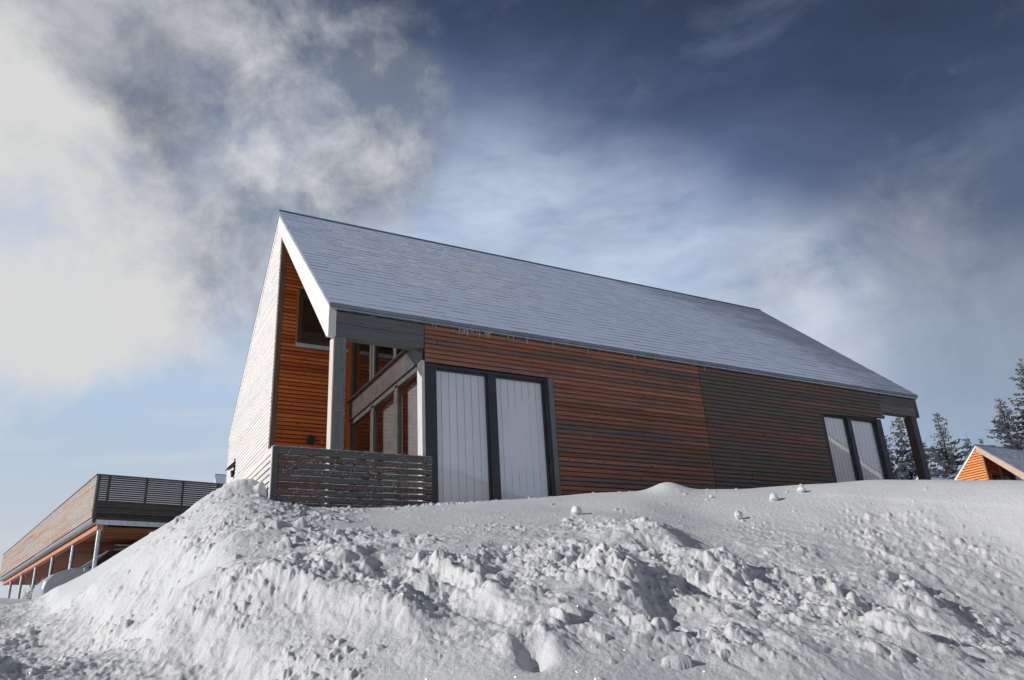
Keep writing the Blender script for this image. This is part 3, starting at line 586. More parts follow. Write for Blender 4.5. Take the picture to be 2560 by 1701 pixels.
# ---------------------------------------------------------------- snow covered ground
PTS = np.array([[float(c) for c in q.split(',')] for q in "-2.38,-7.15,-3.104;-2.29,-6.54,-2.85;-2.15,-5.58,-2.381;-2.01,-4.62,-1.954;-1.87,-3.66,-1.585;-1.73,-2.7,-1.258;-2.27,-7.55,-3.107;-2.12,-6.88,-2.86;-1.9,-5.84,-2.375;-1.67,-4.79,-1.948;-1.44,-3.75,-1.603;-1.21,-2.7,-1.316;-2.08,-7.88,-3.124;-1.85,-7.17,-2.877;-1.48,-6.05,-2.405;-1.12,-4.93,-1.984;-0.75,-3.82,-1.633;-0.39,-2.7,-1.331;-1.92,-8.12,-3.151;-1.6,-7.37,-2.892;-1.09,-6.2,-2.402;-0.58,-5.04,-1.962;-0.08,-3.87,-1.593;0.43,-2.7,-1.273;-1.86,-8.34,-3.177;-1.46,-7.55,-2.9;-0.82,-6.31,-2.397;-0.19,-5.07,-1.934;0.44,-3.84,-1.531;1.07,-2.6,-1.168;-1.72,-8.55,-3.223;-1.17,-7.71,-2.917;-0.3,-6.38,-2.384;0.56,-5.05,-1.884;1.42,-3.73,-1.43;2.28,-2.4,-1.01;-1.62,-8.61,-3.231;-1.03,-7.8,-2.926;-0.1,-6.52,-2.393;0.83,-5.25,-1.893;1.75,-3.98,-1.44;2.68,-2.7,-1.02;3.55,-1.48,-0.909;-1.42,-8.59,-3.243;-0.79,-7.85,-2.94;0.2,-6.68,-2.424;1.18,-5.51,-1.933;2.16,-4.35,-1.478;3.14,-3.18,-1.047;4.09,-2.02,-0.937;-1.24,-8.57,-3.245;-0.59,-7.88,-2.951;0.41,-6.8,-2.52;1.42,-5.72,-2.072;2.43,-4.64,-1.6;3.44,-3.56,-1.112;4.44,-2.45,-1.009;-1.01,-8.59,-3.254;-0.34,-7.97,-2.966;0.71,-7,-2.601;1.76,-6.04,-2.186;2.8,-5.07,-1.701;3.85,-4.1,-1.166;4.93,-3.06,-1.069;-0.77,-8.64,-3.262;-0.08,-8.1,-2.982;1.01,-7.25,-2.686;2.09,-6.4,-2.307;3.17,-5.55,-1.81;4.26,-4.7,-1.231;5.41,-3.75,-1.142;-0.44,-8.64,-3.274;0.25,-8.18,-3.001;1.33,-7.46,-2.787;2.42,-6.74,-2.449;3.5,-6.01,-1.935;4.58,-5.29,-1.296;5.8,-4.42,-1.214;0.01,-8.61,-3.281;0.67,-8.25,-3.026;1.7,-7.68,-2.923;2.73,-7.11,-2.647;3.76,-6.54,-2.124;4.79,-5.97,-1.428;6.07,-5.18,-1.362;0.46,-8.59,-3.289;1.07,-8.31,-3.049;2.02,-7.86,-3.063;2.97,-7.42,-2.849;3.93,-6.97,-2.313;4.88,-6.53,-1.549;6.2,-5.82,-1.498;0.75,-8.8,-3.299;1.33,-8.59,-3.08;2.25,-8.25,-3.199;3.17,-7.92,-3.048;4.09,-7.58,-2.517;5.01,-7.25,-1.716;6.38,-6.65,-1.69;1.08,-9.19,-3.315;1.64,-9.06,-3.13;2.52,-8.85,-3.336;3.4,-8.64,-3.251;4.28,-8.44,-2.757;5.16,-8.23,-1.973;6.59,-7.78,-1.986;-0.7,0,-0.77;-0.7,4,-0.6;0.5,0,-0.8;0.5,4,-1;1.6,0,-0.74;1.6,4,-0.94;2.6,0,-0.64;2.6,4,-0.84;3.8,0,-0.5;3.8,4,-0.7;5,0,-0.5;5,4,-0.7;6.5,0,-0.42;6.5,4,-0.62;8,0,-0.35;8,4,-0.55;10,0,-0.22;10,4,-0.42;12,0,-0.1;12,4,-0.3;13.6,0,-0.05;13.6,4,-0.25;16,0,-0.05;16,4,-0.25;20,0,0;20,4,-0.2;2,9,-0.6;8,9,-0.4;14,9,-0.2;22,8,0.1;30,10,0.5;26,0,-0.2;22,-5,-0.8;24,-9,-1;30,-8,-0.6;16,-5.5,-1.1;14,-9,-2;20,-14,-1.6;-1.25,0.3,-0.531;-0.89,2.5,-0.628;-1.06,0.4,-0.437;-0.67,2.6,-0.519;-0.83,0.5,-0.377;-0.4,2.7,-0.451;-1.48,0.2,-0.719;-1.17,2.4,-0.85;-1.77,0.1,-0.922;-1.51,2.3,-1.089;-2.04,0,-1.124;-1.83,2.2,-1.329;-2.25,0,-1.272;-2.09,2.2,-1.508;-2.46,-0.2,-1.451;-2.34,2,-1.718;-2.66,-0.4,-1.664;-2.57,1.8,-1.721;-2.82,-0.6,-1.855;-2.77,1.6,-1.948;-2.96,-0.8,-1.971;-2.94,1.4,-2.085;-3.67,-6.21,-2.769;-3.85,-5.03,-2.633;-4.07,-3.64,-2.462;-4.5,-0.88,-2.128;-4.97,2.09,-1.728;-3.23,-6.17,-2.795;-3.29,-4.98,-2.658;-3.37,-3.58,-2.484;-3.53,-0.78,-2.145;-3.71,2.21,-1.737;-3.07,-6.17,-2.804;-3.09,-4.97,-2.667;-3.12,-3.57,-2.493;-3.17,-0.77,-2.152;-2.95,2.23,-1.746;-3.09,1.23,-1.913;-3.11,2.73,-1.736;-2.84,-5.58,-2.694;-2.54,-6,-2.718;-2.79,-3.78,-2.429;-2.46,-4.6,-2.485;-2.97,-1.77,-2.169;-5.2,7,-1.35;-3.9,7,-1.4;-2.9,7,-1.4;-2.4,4.5,-1.5;-1,6,-1.1;-1,9,-1.2;-5,13,-1.1;-3,14,-0.98;0,13,-1;-2,17,-0.98;1,16,-0.98;-0.6,1,-0.9;0.5,1.4,-1;1.2,2.6,-1;-4,20,-1.1;0,22,-1.1;-6,-6,-2.7;-8,0,-1.8;-8,10,-1.2;-8,22,-1;-4,30,-1;4,16,-0.9;8,16,-0.6;4,26,-0.8;10,26,-0.3;-14,-8,-2.6;-15,10,-1;20,20,0.8;34,25,1.2;14,36,0.6;-10,38,0;-3.05,-10.8,-3.5;-2,-9.6,-3.35;-3.3,-8.6,-3.3;-0.5,-10.6,-3.4;-6,-11,-3.4;-3,-13.5,-3.4;2,-13.5,-3.2;7,-13,-2.9;-10,-13,-3.2;-6,-18,-1.5;2,-17.5,-1.5;10,-18,-1.2;-10,-26,4;0,-23,5.2;8,-23,5.4;16,-25,5;0,-34,7;16,-36,7;30,-30,3;-16,-34,4;30,-18,-0.5;-0.3,-1.3,-1.06;0.6,-1.3,-1.06;1.4,-1.3,-1;2.4,-1.3,-0.88;3.6,-1.2,-0.78".split(';')])
def _tps(P):
    X = P[:, :2]; n = len(P); d = np.hypot(X[:, None, 0] - X[None, :, 0], X[:, None, 1] - X[None, :, 1]); K = np.where(d > 0, d * d * np.log(d + 1e-12), 0) + np.eye(n) * 0.02
    A = np.zeros((n + 3, n + 3)); A[:n, :n] = K; A[:n, n] = 1; A[:n, n + 1:] = X; A[n, :n] = 1; A[n + 1:, :n] = X.T
    return X, np.linalg.solve(A, np.r_[P[:, 2], 0, 0, 0])
_X, _W = _tps(PTS)
def H(x, y):
    x = np.atleast_1d(np.asarray(x, float)); y = np.atleast_1d(np.asarray(y, float)); out = np.empty(len(x))
    for i in range(0, len(x), 20000):
        a, b = x[i:i + 20000], y[i:i + 20000]; d2 = (a[:, None] - _X[:, 0]) ** 2 + (b[:, None] - _X[:, 1]) ** 2
        out[i:i + 20000] = (0.5 * d2 * np.log(d2 + 1e-12)) @ _W[:-3] + _W[-3] + _W[-2] * a + _W[-1] * b
    rr = np.hypot(x - 5, y - 2); w = np.clip((rr - 38) / 22, 0, 1); w = w * w * (3 - 2 * w)
    return out * (1 - w) + w * 1.0
rs = np.random.RandomState(11)
_perm = rs.permutation(512); _perm = np.concatenate([_perm, _perm]); _ga = rs.rand(1024) * 2 * np.pi; _gx, _gy = np.cos(_ga), np.sin(_ga)
def perlin(x, y, off=0):
    x = x + off * 17.3; y = y + off * 31.7; xi = np.floor(x).astype(int); yi = np.floor(y).astype(int); xf = x - xi; yf = y - yi
    u = xf ** 3 * (xf * (xf * 6 - 15) + 10); v = yf ** 3 * (yf * (yf * 6 - 15) + 10)
    def g(ix, iy, dx, dy):
        h = _perm[(_perm[ix & 511] + (iy & 511)) & 1023]; return _gx[h] * dx + _gy[h] * dy
    return ((g(xi, yi, xf, yf) * (1 - u) + g(xi + 1, yi, xf - 1, yf) * u) * (1 - v) + (g(xi, yi + 1, xf, yf - 1) * (1 - u) + g(xi + 1, yi + 1, xf - 1, yf - 1) * u) * v) * 1.5
def fbm(x, y, f, o=4, g=0.5, off=0, ridge=False):
    s = 0; a = 1; t = 0
    for k in range(o):
        n = perlin(x * f, y * f, off + k * 3); n = 1 - 2 * np.abs(n) if ridge else n
        s = s + a * n; t += a; a *= g; f *= 2.03
    return s / t
_fh = Vector((0.461, 0.807)).normalized()
def to_uv(x, y): dx, dy = x - CAM.x, y - CAM.y; return dx * _fh.y - dy * _fh.x, dx * _fh.x + dy * _fh.y
def to_xy(u, v): return CAM.x + u * _fh.y + v * _fh.x, CAM.y - u * _fh.x + v * _fh.y
# lumpy regions: (u, v, radius u, radius v, strength)
REG = [(-2.55, 6.3, .55, .9, .7), (-2.1, 7.4, .5, 1.2, .55), (-1.35, 4.9, .75, .45, 1), (-.45, 4.8, .7, .6, 1.1), (-1.2, 6.0, .7, .6, .6), (.4, 5.2, .7, .8, 1.15), (1.3, 5.2, .7, .8, 1.1), (2.3, 5.0, .7, .6, .9), (-.1, 4.1, .6, .3, .6), (.9, 4.2, .6, .35, .7),
       (1.9, 4.4, .5, .35, .9), (1.9, 5.9, .6, .6, .75), (.9, 6.6, .6, .8, .5), (-3.3, 8.6, .7, 1.8, .6), (-2.3, 4.9, .35, .25, .25), (-1.3, 4.2, .8, .3, .3), (-1.0, 11.2, .9, .6, .5), (0.2, 6.7, .7, .5, .4), (2.8, 6.0, .6, .6, .7), (3.3, 6.8, .7, .8, .6), (3.0, 5.1, .6, .5, .8), (2.2, 6.8, .6, .7, .45), (-2.5, 4.5, .6, .45, .45), (-3.6, 5.6, .6, .8, .35), (-1.7, 4.0, .6, .25, .4)]
def rough_mask(u, v):
    m = np.zeros_like(u)
    for a, b, ra, rb, s in REG: m = np.maximum(m, s * np.exp(-(((u - a) / ra) ** 2 + ((v - b) / rb) ** 2)))
    return m
LEDGE = [([-2.3, -2.06, -1.77, -1.41, -1.0, -.75, -.53], [5.19, 5.05, 4.86, 4.74, 4.55, 4.4, 4.15], .15), ([-1.19, -.92, -.58, -.31, -.12, .16, .33], [4.98, 5.22, 5.16, 4.67, 4.28, 4.23, 4.31], .10),
         ([-4.0, -2.89, -2.08, -1.64], [7.6, 6.47, 5.5, 5.02], .05), ([1.75, 1.86, 1.95, 2.13], [4.66, 4.58, 4.41, 4.24], .06),
         ([-1.0, -.5, .1, .7], [5.9, 5.75, 5.9, 5.7], .05), ([1.0, 1.5, 2.1, 2.7], [5.95, 5.7, 5.75, 5.5], .05)]
def make_ground():
    az0 = math.atan2(_fh.y, _fh.x)
    fine = np.linspace(-0.66, 0.70, 1180); far_ = np.linspace(0.70, 2 * math.pi - 0.66, 150)[1:-1]
    az = np.concatenate([fine, far_]); na = len(az)
    r = [0.5]
    while r[-1] < 2.6: r.append(r[-1] * 1.06)
    while r[-1] < 13.5: r.append(r[-1] * 1.0029)
    while r[-1] < 30: r.append(r[-1] * 1.02)
    while r[-1] < 900: r.append(r[-1] * 1.09)
    r = np.array(r); nr = len(r)
    print('ground', nr, na, nr * na)
    # smooth base: evaluated on a thinned grid and interpolated
    ri = np.unique(np.r_[np.arange(0, nr, 5), nr - 1]); ai = np.unique(np.r_[np.arange(0, len(fine), 7), np.arange(len(fine), na), na - 1])
    RR, AA = np.meshgrid(r[ri], az[ai], indexing='ij'); XX = CAM.x + RR * np.cos(az0 - AA); YY = CAM.y + RR * np.sin(az0 - AA)
    Z0 = H(XX.ravel(), YY.ravel()).reshape(XX.shape)
    Za = np.empty((len(ri), na))
    for i in range(len(ri)): Za[i] = np.interp(az, az[ai], Z0[i])
    Z = np.empty((nr, na))
    w = np.interp(np.arange(nr), ri, np.arange(len(ri))); i0 = np.minimum(w.astype(int), len(ri) - 2); fr = (w - i0)[:, None]
    Z = Za[i0] * (1 - fr) + Za[i0 + 1] * fr
    R2, A2 = np.meshgrid(r, az, indexing='ij'); X = CAM.x + R2 * np.cos(az0 - A2); Y = CAM.y + R2 * np.sin(az0 - A2)
    U, V = to_uv(X, Y)
    near = np.clip((16 - R2) / 5, 0, 1)
    m = rough_mask(U, V) * near
    # large drifts
    D = 0.035 * fbm(X, Y, 0.55, 3) * np.clip(R2 / 5, 0.3, 1.5) * np.clip((30 - R2) / 10, 0, 1) * np.clip(-Y / 1.5, 0.15, 1)
    wx = X + 0.12 * fbm(X, Y, 2.2, 3, off=5); wy = Y + 0.12 * fbm(X, Y, 2.2, 3, off=9)
    big = fbm(wx, wy, 1.7, 4, 0.55, off=2, ridge=True)
    D += m * 0.055 * (big - 0.35)
    D += m * 0.025 * fbm(wx, wy, 5.0, 4, 0.55, off=20)
    # compacted, cauliflower-like crumble
    bl = lambda f, off: np.minimum(1.0, 2.2 * np.abs(fbm(wx, wy, f, 2, 0.5, off=off)))
    mm = np.clip(m, 0, 1.2)
    sharp = lambda f, off: 1 - np.minimum(1.0, 2.4 * np.abs(fbm(X + 0.03 * fbm(X, Y, 9, 2, off=off + 5), Y, f, 2, 0.5, off=off)))
    patch = np.clip(0.5 + 1.6 * fbm(X, Y, 1.8, 2, off=140), 0.1, 1)
    D += mm * patch * (0.020 * sharp(6.5, 200) + 0.012 * sharp(13.0, 210) + 0.007 * sharp(26.0, 220))
    D += mm * (0.040 * bl(3.2, 100) + 0.022 * bl(7.0, 110) + 0.011 * bl(15.0, 120))
    # ridges running down the bank, steep on their right side
    for (u, v, ru, rv, h, sl_) in [(.62, 4.85, .26, .55, .10, .05), (.55, 5.9, .3, .35, .05, .05), (1.42, 5.7, .30, .42, .085, .1), (2.0, 4.60, .14, .16, .10, .1), (1.85, 5.0, .3, .3, .05, .1), (-.35, 5.4, .4, .5, .07, .1), (2.7, 5.7, .4, .6, .08, .0), (-1.1, 5.3, .4, .35, .06, 0), (1.15, 6.5, .4, .5, .06, 0)]:
        uu_ = U - u - sl_ * (V - v) + 0.08 * fbm(X, Y, 2.5, 3, off=130); D += near * h * np.exp(-np.where(uu_ > 0, (uu_ / (ru * .35)) ** 2, (uu_ / ru) ** 2) - ((V - v) / rv) ** 2)
    # ledges where the plough cut the bank
    for lu, lv, h in LEDGE:
        lu = np.array(lu); lv = np.array(lv); line = np.interp(U, lu, lv); e = np.clip((U - lu[0]) / 0.25 + .5, 0, 1) * np.clip((lu[-1] - U) / 0.25 + .5, 0, 1)
        d = V - line + 0.20 * fbm(X, Y, 2.2, 3, off=31)
        D += near * e * h * (1 / (1 + np.exp(-np.clip(d / 0.055, -30, 30)))) * np.exp(-np.clip(d, 0, 9) / 0.32)
    # thin step along the crest at the right, shaped to imitate a shadow line
    line = np.interp(U, [3.13, 3.58, 4.54, 6.0], [8.36, 8.02, 7.30, 6.3]) + 0.02 * fbm(X, Y, 1.2, 2, off=44); e = np.clip((U - 2.85) / 0.4, 0, 1)
    d = V - line; D += e * 0.008 * (1 / (1 + np.exp(-np.clip(d / 0.012, -30, 30)))) * np.exp(-np.clip(d, 0, 9) / 0.5) * near
    # mound on the crest, footprints
    def bumpf(u, v, ru, rv, h): return h * np.exp(-(((U - u) / ru) ** 2 + ((V - v) / rv) ** 2))
    D += bumpf(1.72, 9.3, 0.22, 0.35, 0.095) + bumpf(1.95, 9.25, 0.4, 0.4, 0.03)
    for (u, v, ru, rv, h) in [(.02, 3.80, .06, .10, -.08), (.11, 3.9, .07, .10, .03), (-.09, 3.9, .05, .08, .03), (1.02, 5.25, .14, .22, -.10), (-3.2, 5.4, .5, .35, .05), (.75, 4.5, .2, .3, -.07), (1.0, 6.1, .12, .25, -.06), (0.52, 6.0, .12, .3, -.05), (2.35, 5.3, .18, .3, -.07), (-2.9, 4.25, .32, .2, .12)]: D += bumpf(u, v, ru, rv, h)
    # the pile heaped against the railing
    pile = bumpf(-1.0 + 0, 0, 1, 1, 0)
    Xp, Yp = X + 0.12 * fbm(X, Y, 3, 3, off=50), Y + 0.12 * fbm(X, Y, 3, 3, off=51)
    for (x, y, rx, ry, h) in [(-1.08, .35, .2, .2, .06), (-1.35, .6, .2, .2, .04), (-.86, .12, .06, .07, .15), (-1.5, .3, .2, .2, .05), (-1.0, -.35, .25, .10, .10), (-.86, -.15, .09, .08, .09)]:
        D += 0.9 * h * np.exp(-(np.abs((Xp - x) / rx) ** 2.4 + np.abs((Yp - y) / ry) ** 2.4))
    tex = np.clip(1 - np.abs(X + 1.2) / 1.0, 0, 1) * np.clip(1 - np.abs(Y) / 1.4, 0, 1)
    D += tex * 0.05 * fbm(wx, wy, 4.5, 4, 0.55, off=70)
    # foot of the bank: the trampled track lies lower and has a broken edge
    el_ = np.interp(U, [-6.0, -4.9, -3.08, -2.05, -1.57, -.95, -.5], [10.2, 8.67, 6.07, 4.68, 4.36, 3.86, 3.3]) + 0.14 * fbm(X, Y, 2.4, 3, off=150)
    tr = 1 / (1 + np.exp(-np.clip((el_ - V) / 0.05, -30, 30))) * np.clip((-.8 - U) / 0.5, 0, 1) * near
    D += tr * (-0.10 + 0.030 * fbm(X, Y, 1.6, 3, off=151) + 0.022 * fbm(X, Y, 5.5, 3, off=152, ridge=True) + 0.010 * sharp(12.0, 240))
    Z = Z + D
    # crumbs and clods
    rg = np.random.RandomState(4); N = 60000
    uu = rg.uniform(-4.6, 4.2, N); vv = rg.uniform(3.2, 12.0, N) ** 1.0
    dens = rough_mask(uu, vv) * 1.0 + 0.010
    # trail of plough crumbs along the toe of the bank, bottom left
    edge = np.interp(uu, [-4.9, -3.08, -2.05, -1.57, -.95], [8.67, 6.07, 4.68, 4.36, 3.86]); dens = np.maximum(dens, 1.1 * np.exp(-((vv - edge) / 0.22) ** 2) * (uu < -.6)); dens = np.maximum(dens, 0.30 * (uu < -1.9) * (vv < edge)) 
    cl = np.clip(0.15 + 2.6 * fbm(uu, vv, 1.5, 3, off=60), 0.03, 1.2)
    keep = rg.rand(N) < np.clip(dens * cl, 0, 1)
    uu, vv = uu[keep], vv[keep]; print('clods', len(uu))
    xx, yy = to_xy(uu, vv)
    for i in range(len(uu)):
        x, y = xx[i], yy[i]
        if y > -0.25 and x > -0.8: continue
        s = min(0.05, 0.0055 + 0.0055 * rg.pareto(2.1) + 0.005 * rg.rand())
        dist = math.hypot(x - CAM.x, y - CAM.y); s = max(s, 0.0022 * dist)
        a = az0 - math.atan2(y - CAM.y, x - CAM.x); a = (a + math.pi) % (2 * math.pi) - math.pi
        if a < -0.64 or a > 0.68: continue
        R = s * 1.5
        j0, j1 = np.searchsorted(fine, [a - R / dist, a + R / dist]); k0, k1 = np.searchsorted(r, [dist - R, dist + R])
        if j1 - j0 < 2 or k1 - k0 < 2: continue
        xs, ys = X[k0:k1, j0:j1] - x, Y[k0:k1, j0:j1] - y; th = rg.rand() * math.pi; el = 1 + 0.5 * rg.rand(); ca, sa = math.cos(th), math.sin(th)
        px_, py_ = (xs * ca + ys * sa) / el, (-xs * sa + ys * ca) * el ** 0.5; rr = np.hypot(px_, py_) / s; an = np.arctan2(py_, px_)
        rr = rr * (1 + 0.16 * np.sin(an * 3 + rg.rand() * 6) + 0.10 * np.sin(an * 5 + rg.rand() * 6))
        hgt = s * (0.3 + 0.6 * rg.rand()); prof = np.clip(1 - rr ** 2.8, 0, 1) ** 0.5
        zc = Z[(k0 + k1) // 2, (j0 + j1) // 2]
        tilt = (0.55 if s > 0.014 else 0.25) * (rg.rand() * 2 - 1) * px_ + 0.45 * (rg.rand() * 2 - 1) * py_
        tgt = Z[k0:k1, j0:j1] * 0.6 + 0.4 * zc + (hgt + tilt) * prof
        Z[k0:k1, j0:j1] = np.where(prof > 0.02, np.maximum(Z[k0:k1, j0:j1], tgt), Z[k0:k1, j0:j1])
    # fine granular crust
    fm = 0.25 + m
    Z += near * fm * 0.006 * fbm(X, Y, 22, 3, 0.6, off=80) * np.clip(14 - R2, 0, 1)
    Z += near * (m > -1) * 0.0022 * fbm(X, Y, 45, 2, 0.6, off=90)
    # keep the snow out of the cabin and off the deck
    ins = (X > -0.70) & (X < 13.55) & (Y > 0.16) & (Y < 8.0); Z = np.where(ins, np.minimum(Z, -1.25), Z)
    co = np.stack([X, Y, Z], -1).reshape(-1, 3)
    idx = np.arange(nr * na).reshape(nr, na); nxt = np.roll(idx, -1, axis=1)
    q = np.stack([idx[:-1], idx[1:], nxt[1:], nxt[:-1]], -1).reshape(-1, 4)
    # close the centre
    c = len(co); co = np.vstack([co, [[CAM.x, CAM.y, Z[0].mean()]]])
    tri = np.stack([np.full(na, c), idx[0], nxt[0]], -1)
    me = bpy.data.meshes.new('ground'); nf = len(q) + len(tri)
    me.vertices.add(len(co)); me.vertices.foreach_set('co', co.astype(np.float32).ravel())
    loops = np.concatenate([q.ravel(), tri.ravel()]).astype(np.int32); me.loops.add(len(loops)); me.loops.foreach_set('vertex_index', loops)
    ls = np.concatenate([np.arange(len(q)) * 4, len(q) * 4 + np.arange(len(tri)) * 3]).astype(np.int32); me.polygons.add(nf); me.polygons.foreach_set('loop_start', ls)
    me.polygons.foreach_set('use_smooth', np.ones(nf, bool)); me.materials.append(M['snow']); me.update(calc_edges=True); me.validate()
    o = bpy.data.objects.new('ground', me); col.objects.link(o); o['kind'] = 'structure'; o['label'] = 'snow covered bank and ground'
    # fast lookup of the finished surface
    def surf(x, y):
        d = math.hypot(x - CAM.x, y - CAM.y); a = az0 - math.atan2(y - CAM.y, x - CAM.x); a = (a + math.pi) % (2 * math.pi) - math.pi
        return float(Z[min(nr - 1, np.searchsorted(r, d)), min(len(fine) - 1, np.searchsorted(fine, a))])
    return surf
surf = make_ground()

# ---------------------------------------------------------------- snowballs lying on the bank
def snowball(x, y, s, lab, sq=0.85):
    me = bpy.data.meshes.new('snowball'); bm = bmesh.new(); bmesh.ops.create_icosphere(bm, subdivisions=4, radius=s)
    rr = random.Random(int(x * 1000)); ph = [rr.random() * 6 for _ in range(6)]
    for v in bm.verts:
        n = v.co.normalized(); k = 1 + 0.10 * math.sin(3 * n.x + ph[0]) + 0.09 * math.sin(4 * n.y + ph[1]) + 0.08 * math.sin(5 * n.z + ph[2]) + 0.035 * math.sin(11 * n.x + 7 * n.z + ph[3]) + 0.03 * math.sin(13 * n.y + ph[4])
        v.co = Vector((v.co.x * k, v.co.y * k * 0.9, v.co.z * k * sq))
    bm.to_mesh(me); bm.free(); me.materials.append(M['snow_clump']); me.polygons.foreach_set('use_smooth', [True] * len(me.polygons))
    o = bpy.data.objects.new('snowball', me); col.objects.link(o); o.location = (x, y, surf(x, y) + s * sq * 0.72); tag(o, lab, 'snowball', 'snowballs lying on the bank')
snowball(2.65, -5.02, .040, 'tall pointed snowball standing alone on the smooth slope', 1.15)
snowball(3.39, -4.81, .050, 'round snowball just below the crest of the bank, left of the far one', .8)
snowball(3.80, -4.83, .045, 'flattened snowball at the left end of the thin step imitating a shadow line on the crest', .7)
snowball(1.23, -4.34, .050, 'big snowball half sunk in the bank below the middle of the cladding', .9)
snowball(3.08, -4.22, .020, 'tiny snowball on the bank under the small crest mound', .8)

# ---------------------------------------------------------------- parking deck at the left
CP = thing('parking_deck', 'raised wooden parking deck with slatted parapet on steel posts at left', 'carport', (-2.454, 13.738, 0), math.radians(8.3))
rg = random.Random(6)
ztop = lambda y: 2.45 + 0.018 * y
zbot = lambda y: 1.27 + 0.024 * y
mb = MB(); n = 19; FL = 13.0
for k in range(n):
    a = 1.27 + (2.40 - 1.27) * k / n; h = (2.40 - 1.27) / n
    mb.box(0.05, FL, -0.02, 0.012, a + 0.014, a + h, 0, rg.random())
mb.box(0.05, FL, 0.013, 0.02, 1.25, 1.72)
mb.box(0.0, FL, -0.03, 0.03, 2.415, 2.455); mb.box(0.05, FL, -0.02, 0.012, 1.22, 1.40)
mb.build('slatted_parapet', 'cp_dark', CP)
for px in (0.27, 1.25, 2.25, 3.25, 4.25, 5.25, 6.25):
    mb = MB(); mb.box(px, px + 0.055, 0.013, 0.075, 1.2, 2.462); mb.build('parapet_post', 'cp_dark', CP)
mb = MB(); mb.box(-0.012, 0.06, -0.024, 0.05, 1.16, 2.455); mb.build('corner_post', 'cp_dark', CP)
# side parapet boards along y'
mb = MB(); n = 15; LY = 20.7
for k in range(n):
    y = 0.03
    while y < LY:
        ye = min(LY, y + rg.uniform(2.2, 4.2)); q = []
        for yy in (y + 0.003, ye - 0.003):
            a, b = zbot(yy), ztop(yy) - 0.02; h = (b - a) / n; q.append((yy, a + k * h + 0.012, a + (k + 1) * h))
        x0 = -0.035
        mb.prism([(x0, q[0][0], q[0][1]), (x0, q[1][0], q[1][1]), (x0, q[1][0], q[1][2]), (x0, q[0][0], q[0][2])], (0.03, 0, 0), 0, rg.random()); y = ye
mb.build('side_parapet', 'cp_wood', CP)
mb = MB(); mb.prism([(-0.004, 0.05, zbot(0)), (-0.004, LY, zbot(LY)), (-0.004, LY, ztop(LY) - 0.02), (-0.004, 0.05, ztop(0) - 0.02)], (0.01, 0, 0)); mb.prism([(0.05, LY, zbot(LY)), (5, LY, zbot(LY)), (5, LY, ztop(LY)), (0.05, LY, ztop(LY))], (0, 0.03, 0)); mb.build('parapet_backing', 'cp_dark', CP)
mb = MB(); mb.prism([(-0.05, 0.0, ztop(0) - 0.018), (-0.05, LY, ztop(LY) - 0.018), (-0.05, LY, ztop(LY) + 0.012), (-0.05, 0.0, ztop(0) + 0.012)], (0.09, 0, 0)); mb.build('top_rail', 'cp_dark', CP)
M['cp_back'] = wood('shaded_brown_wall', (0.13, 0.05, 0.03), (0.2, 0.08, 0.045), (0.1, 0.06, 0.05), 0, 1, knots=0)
# metal fascia and trapezoidal sheet
mb = MB(); x = 0.08
while x < FL: mb.box(x, min(FL, x + 0.326), 0.0, 0.02, 1.085, 1.215); x += 0.333
mb.build('metal_fascia', 'zinc', CP)
mb = MB(); y = 0.06
while y < LY:
    z = zbot(y) - 0.012; mb.prism([(0.01, y, z), (0.01, y + .05, z - .13), (0.01, y + .09, z - .13), (0.01, y + .14, z)], (0.5, 0, 0), 0, 0.4); y += 0.155
mb.build('corrugated_sheet', 'zinc', CP)
mb = MB(); mb.prism([(0.03, 0.02, zbot(0) - 0.13), (0.03, LY, zbot(LY) - 0.13), (0.03, LY, zbot(LY) - 0.01), (0.03, 0.02, zbot(0) - 0.01)], (FL, 0, 0)); mb.build('deck_slab', 'dark', CP)
mb = MB(); mb.prism([(0.14, 0.04, 0.955), (0.14, LY, 0.955 + .024 * LY), (0.14, LY, 1.075 + .024 * LY), (0.14, 0.04, 1.075)], (0.16, 0, 0)); mb.build('edge_beam', 'cp_beam', CP)
mb = MB(); y = 0.12
while y < LY: z = 0.99 + .024 * y; mb.box(0.31, FL, y, y + 0.2, z, z + 0.05, 0, rg.random()); y += 0.36
mb.build('soffit_joists', 'cp_soffit', CP)
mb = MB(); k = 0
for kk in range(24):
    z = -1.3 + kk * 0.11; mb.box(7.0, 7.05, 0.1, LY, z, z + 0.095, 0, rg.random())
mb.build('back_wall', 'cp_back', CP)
for y in (0.12, 3.78, 7.45, 11.15, 14.8, 18.2):
    mb = MB(); mb.tube((0.22, y, -1.6), (0.22, y, 0.945 + .024 * y), 0.055, n=16); mb.box(0.14, 0.30, y - .08, y + .08, 0.945 + .024 * y, 0.954 + .024 * y); mb.build('post', 'galv', CP, smooth=False)
    if y > 1:
        mb = MB(); mb.tube((6.2, y, -1.6), (6.2, y, 0.97 + .024 * y), 0.055, n=12); mb.build('post', 'galv', CP)

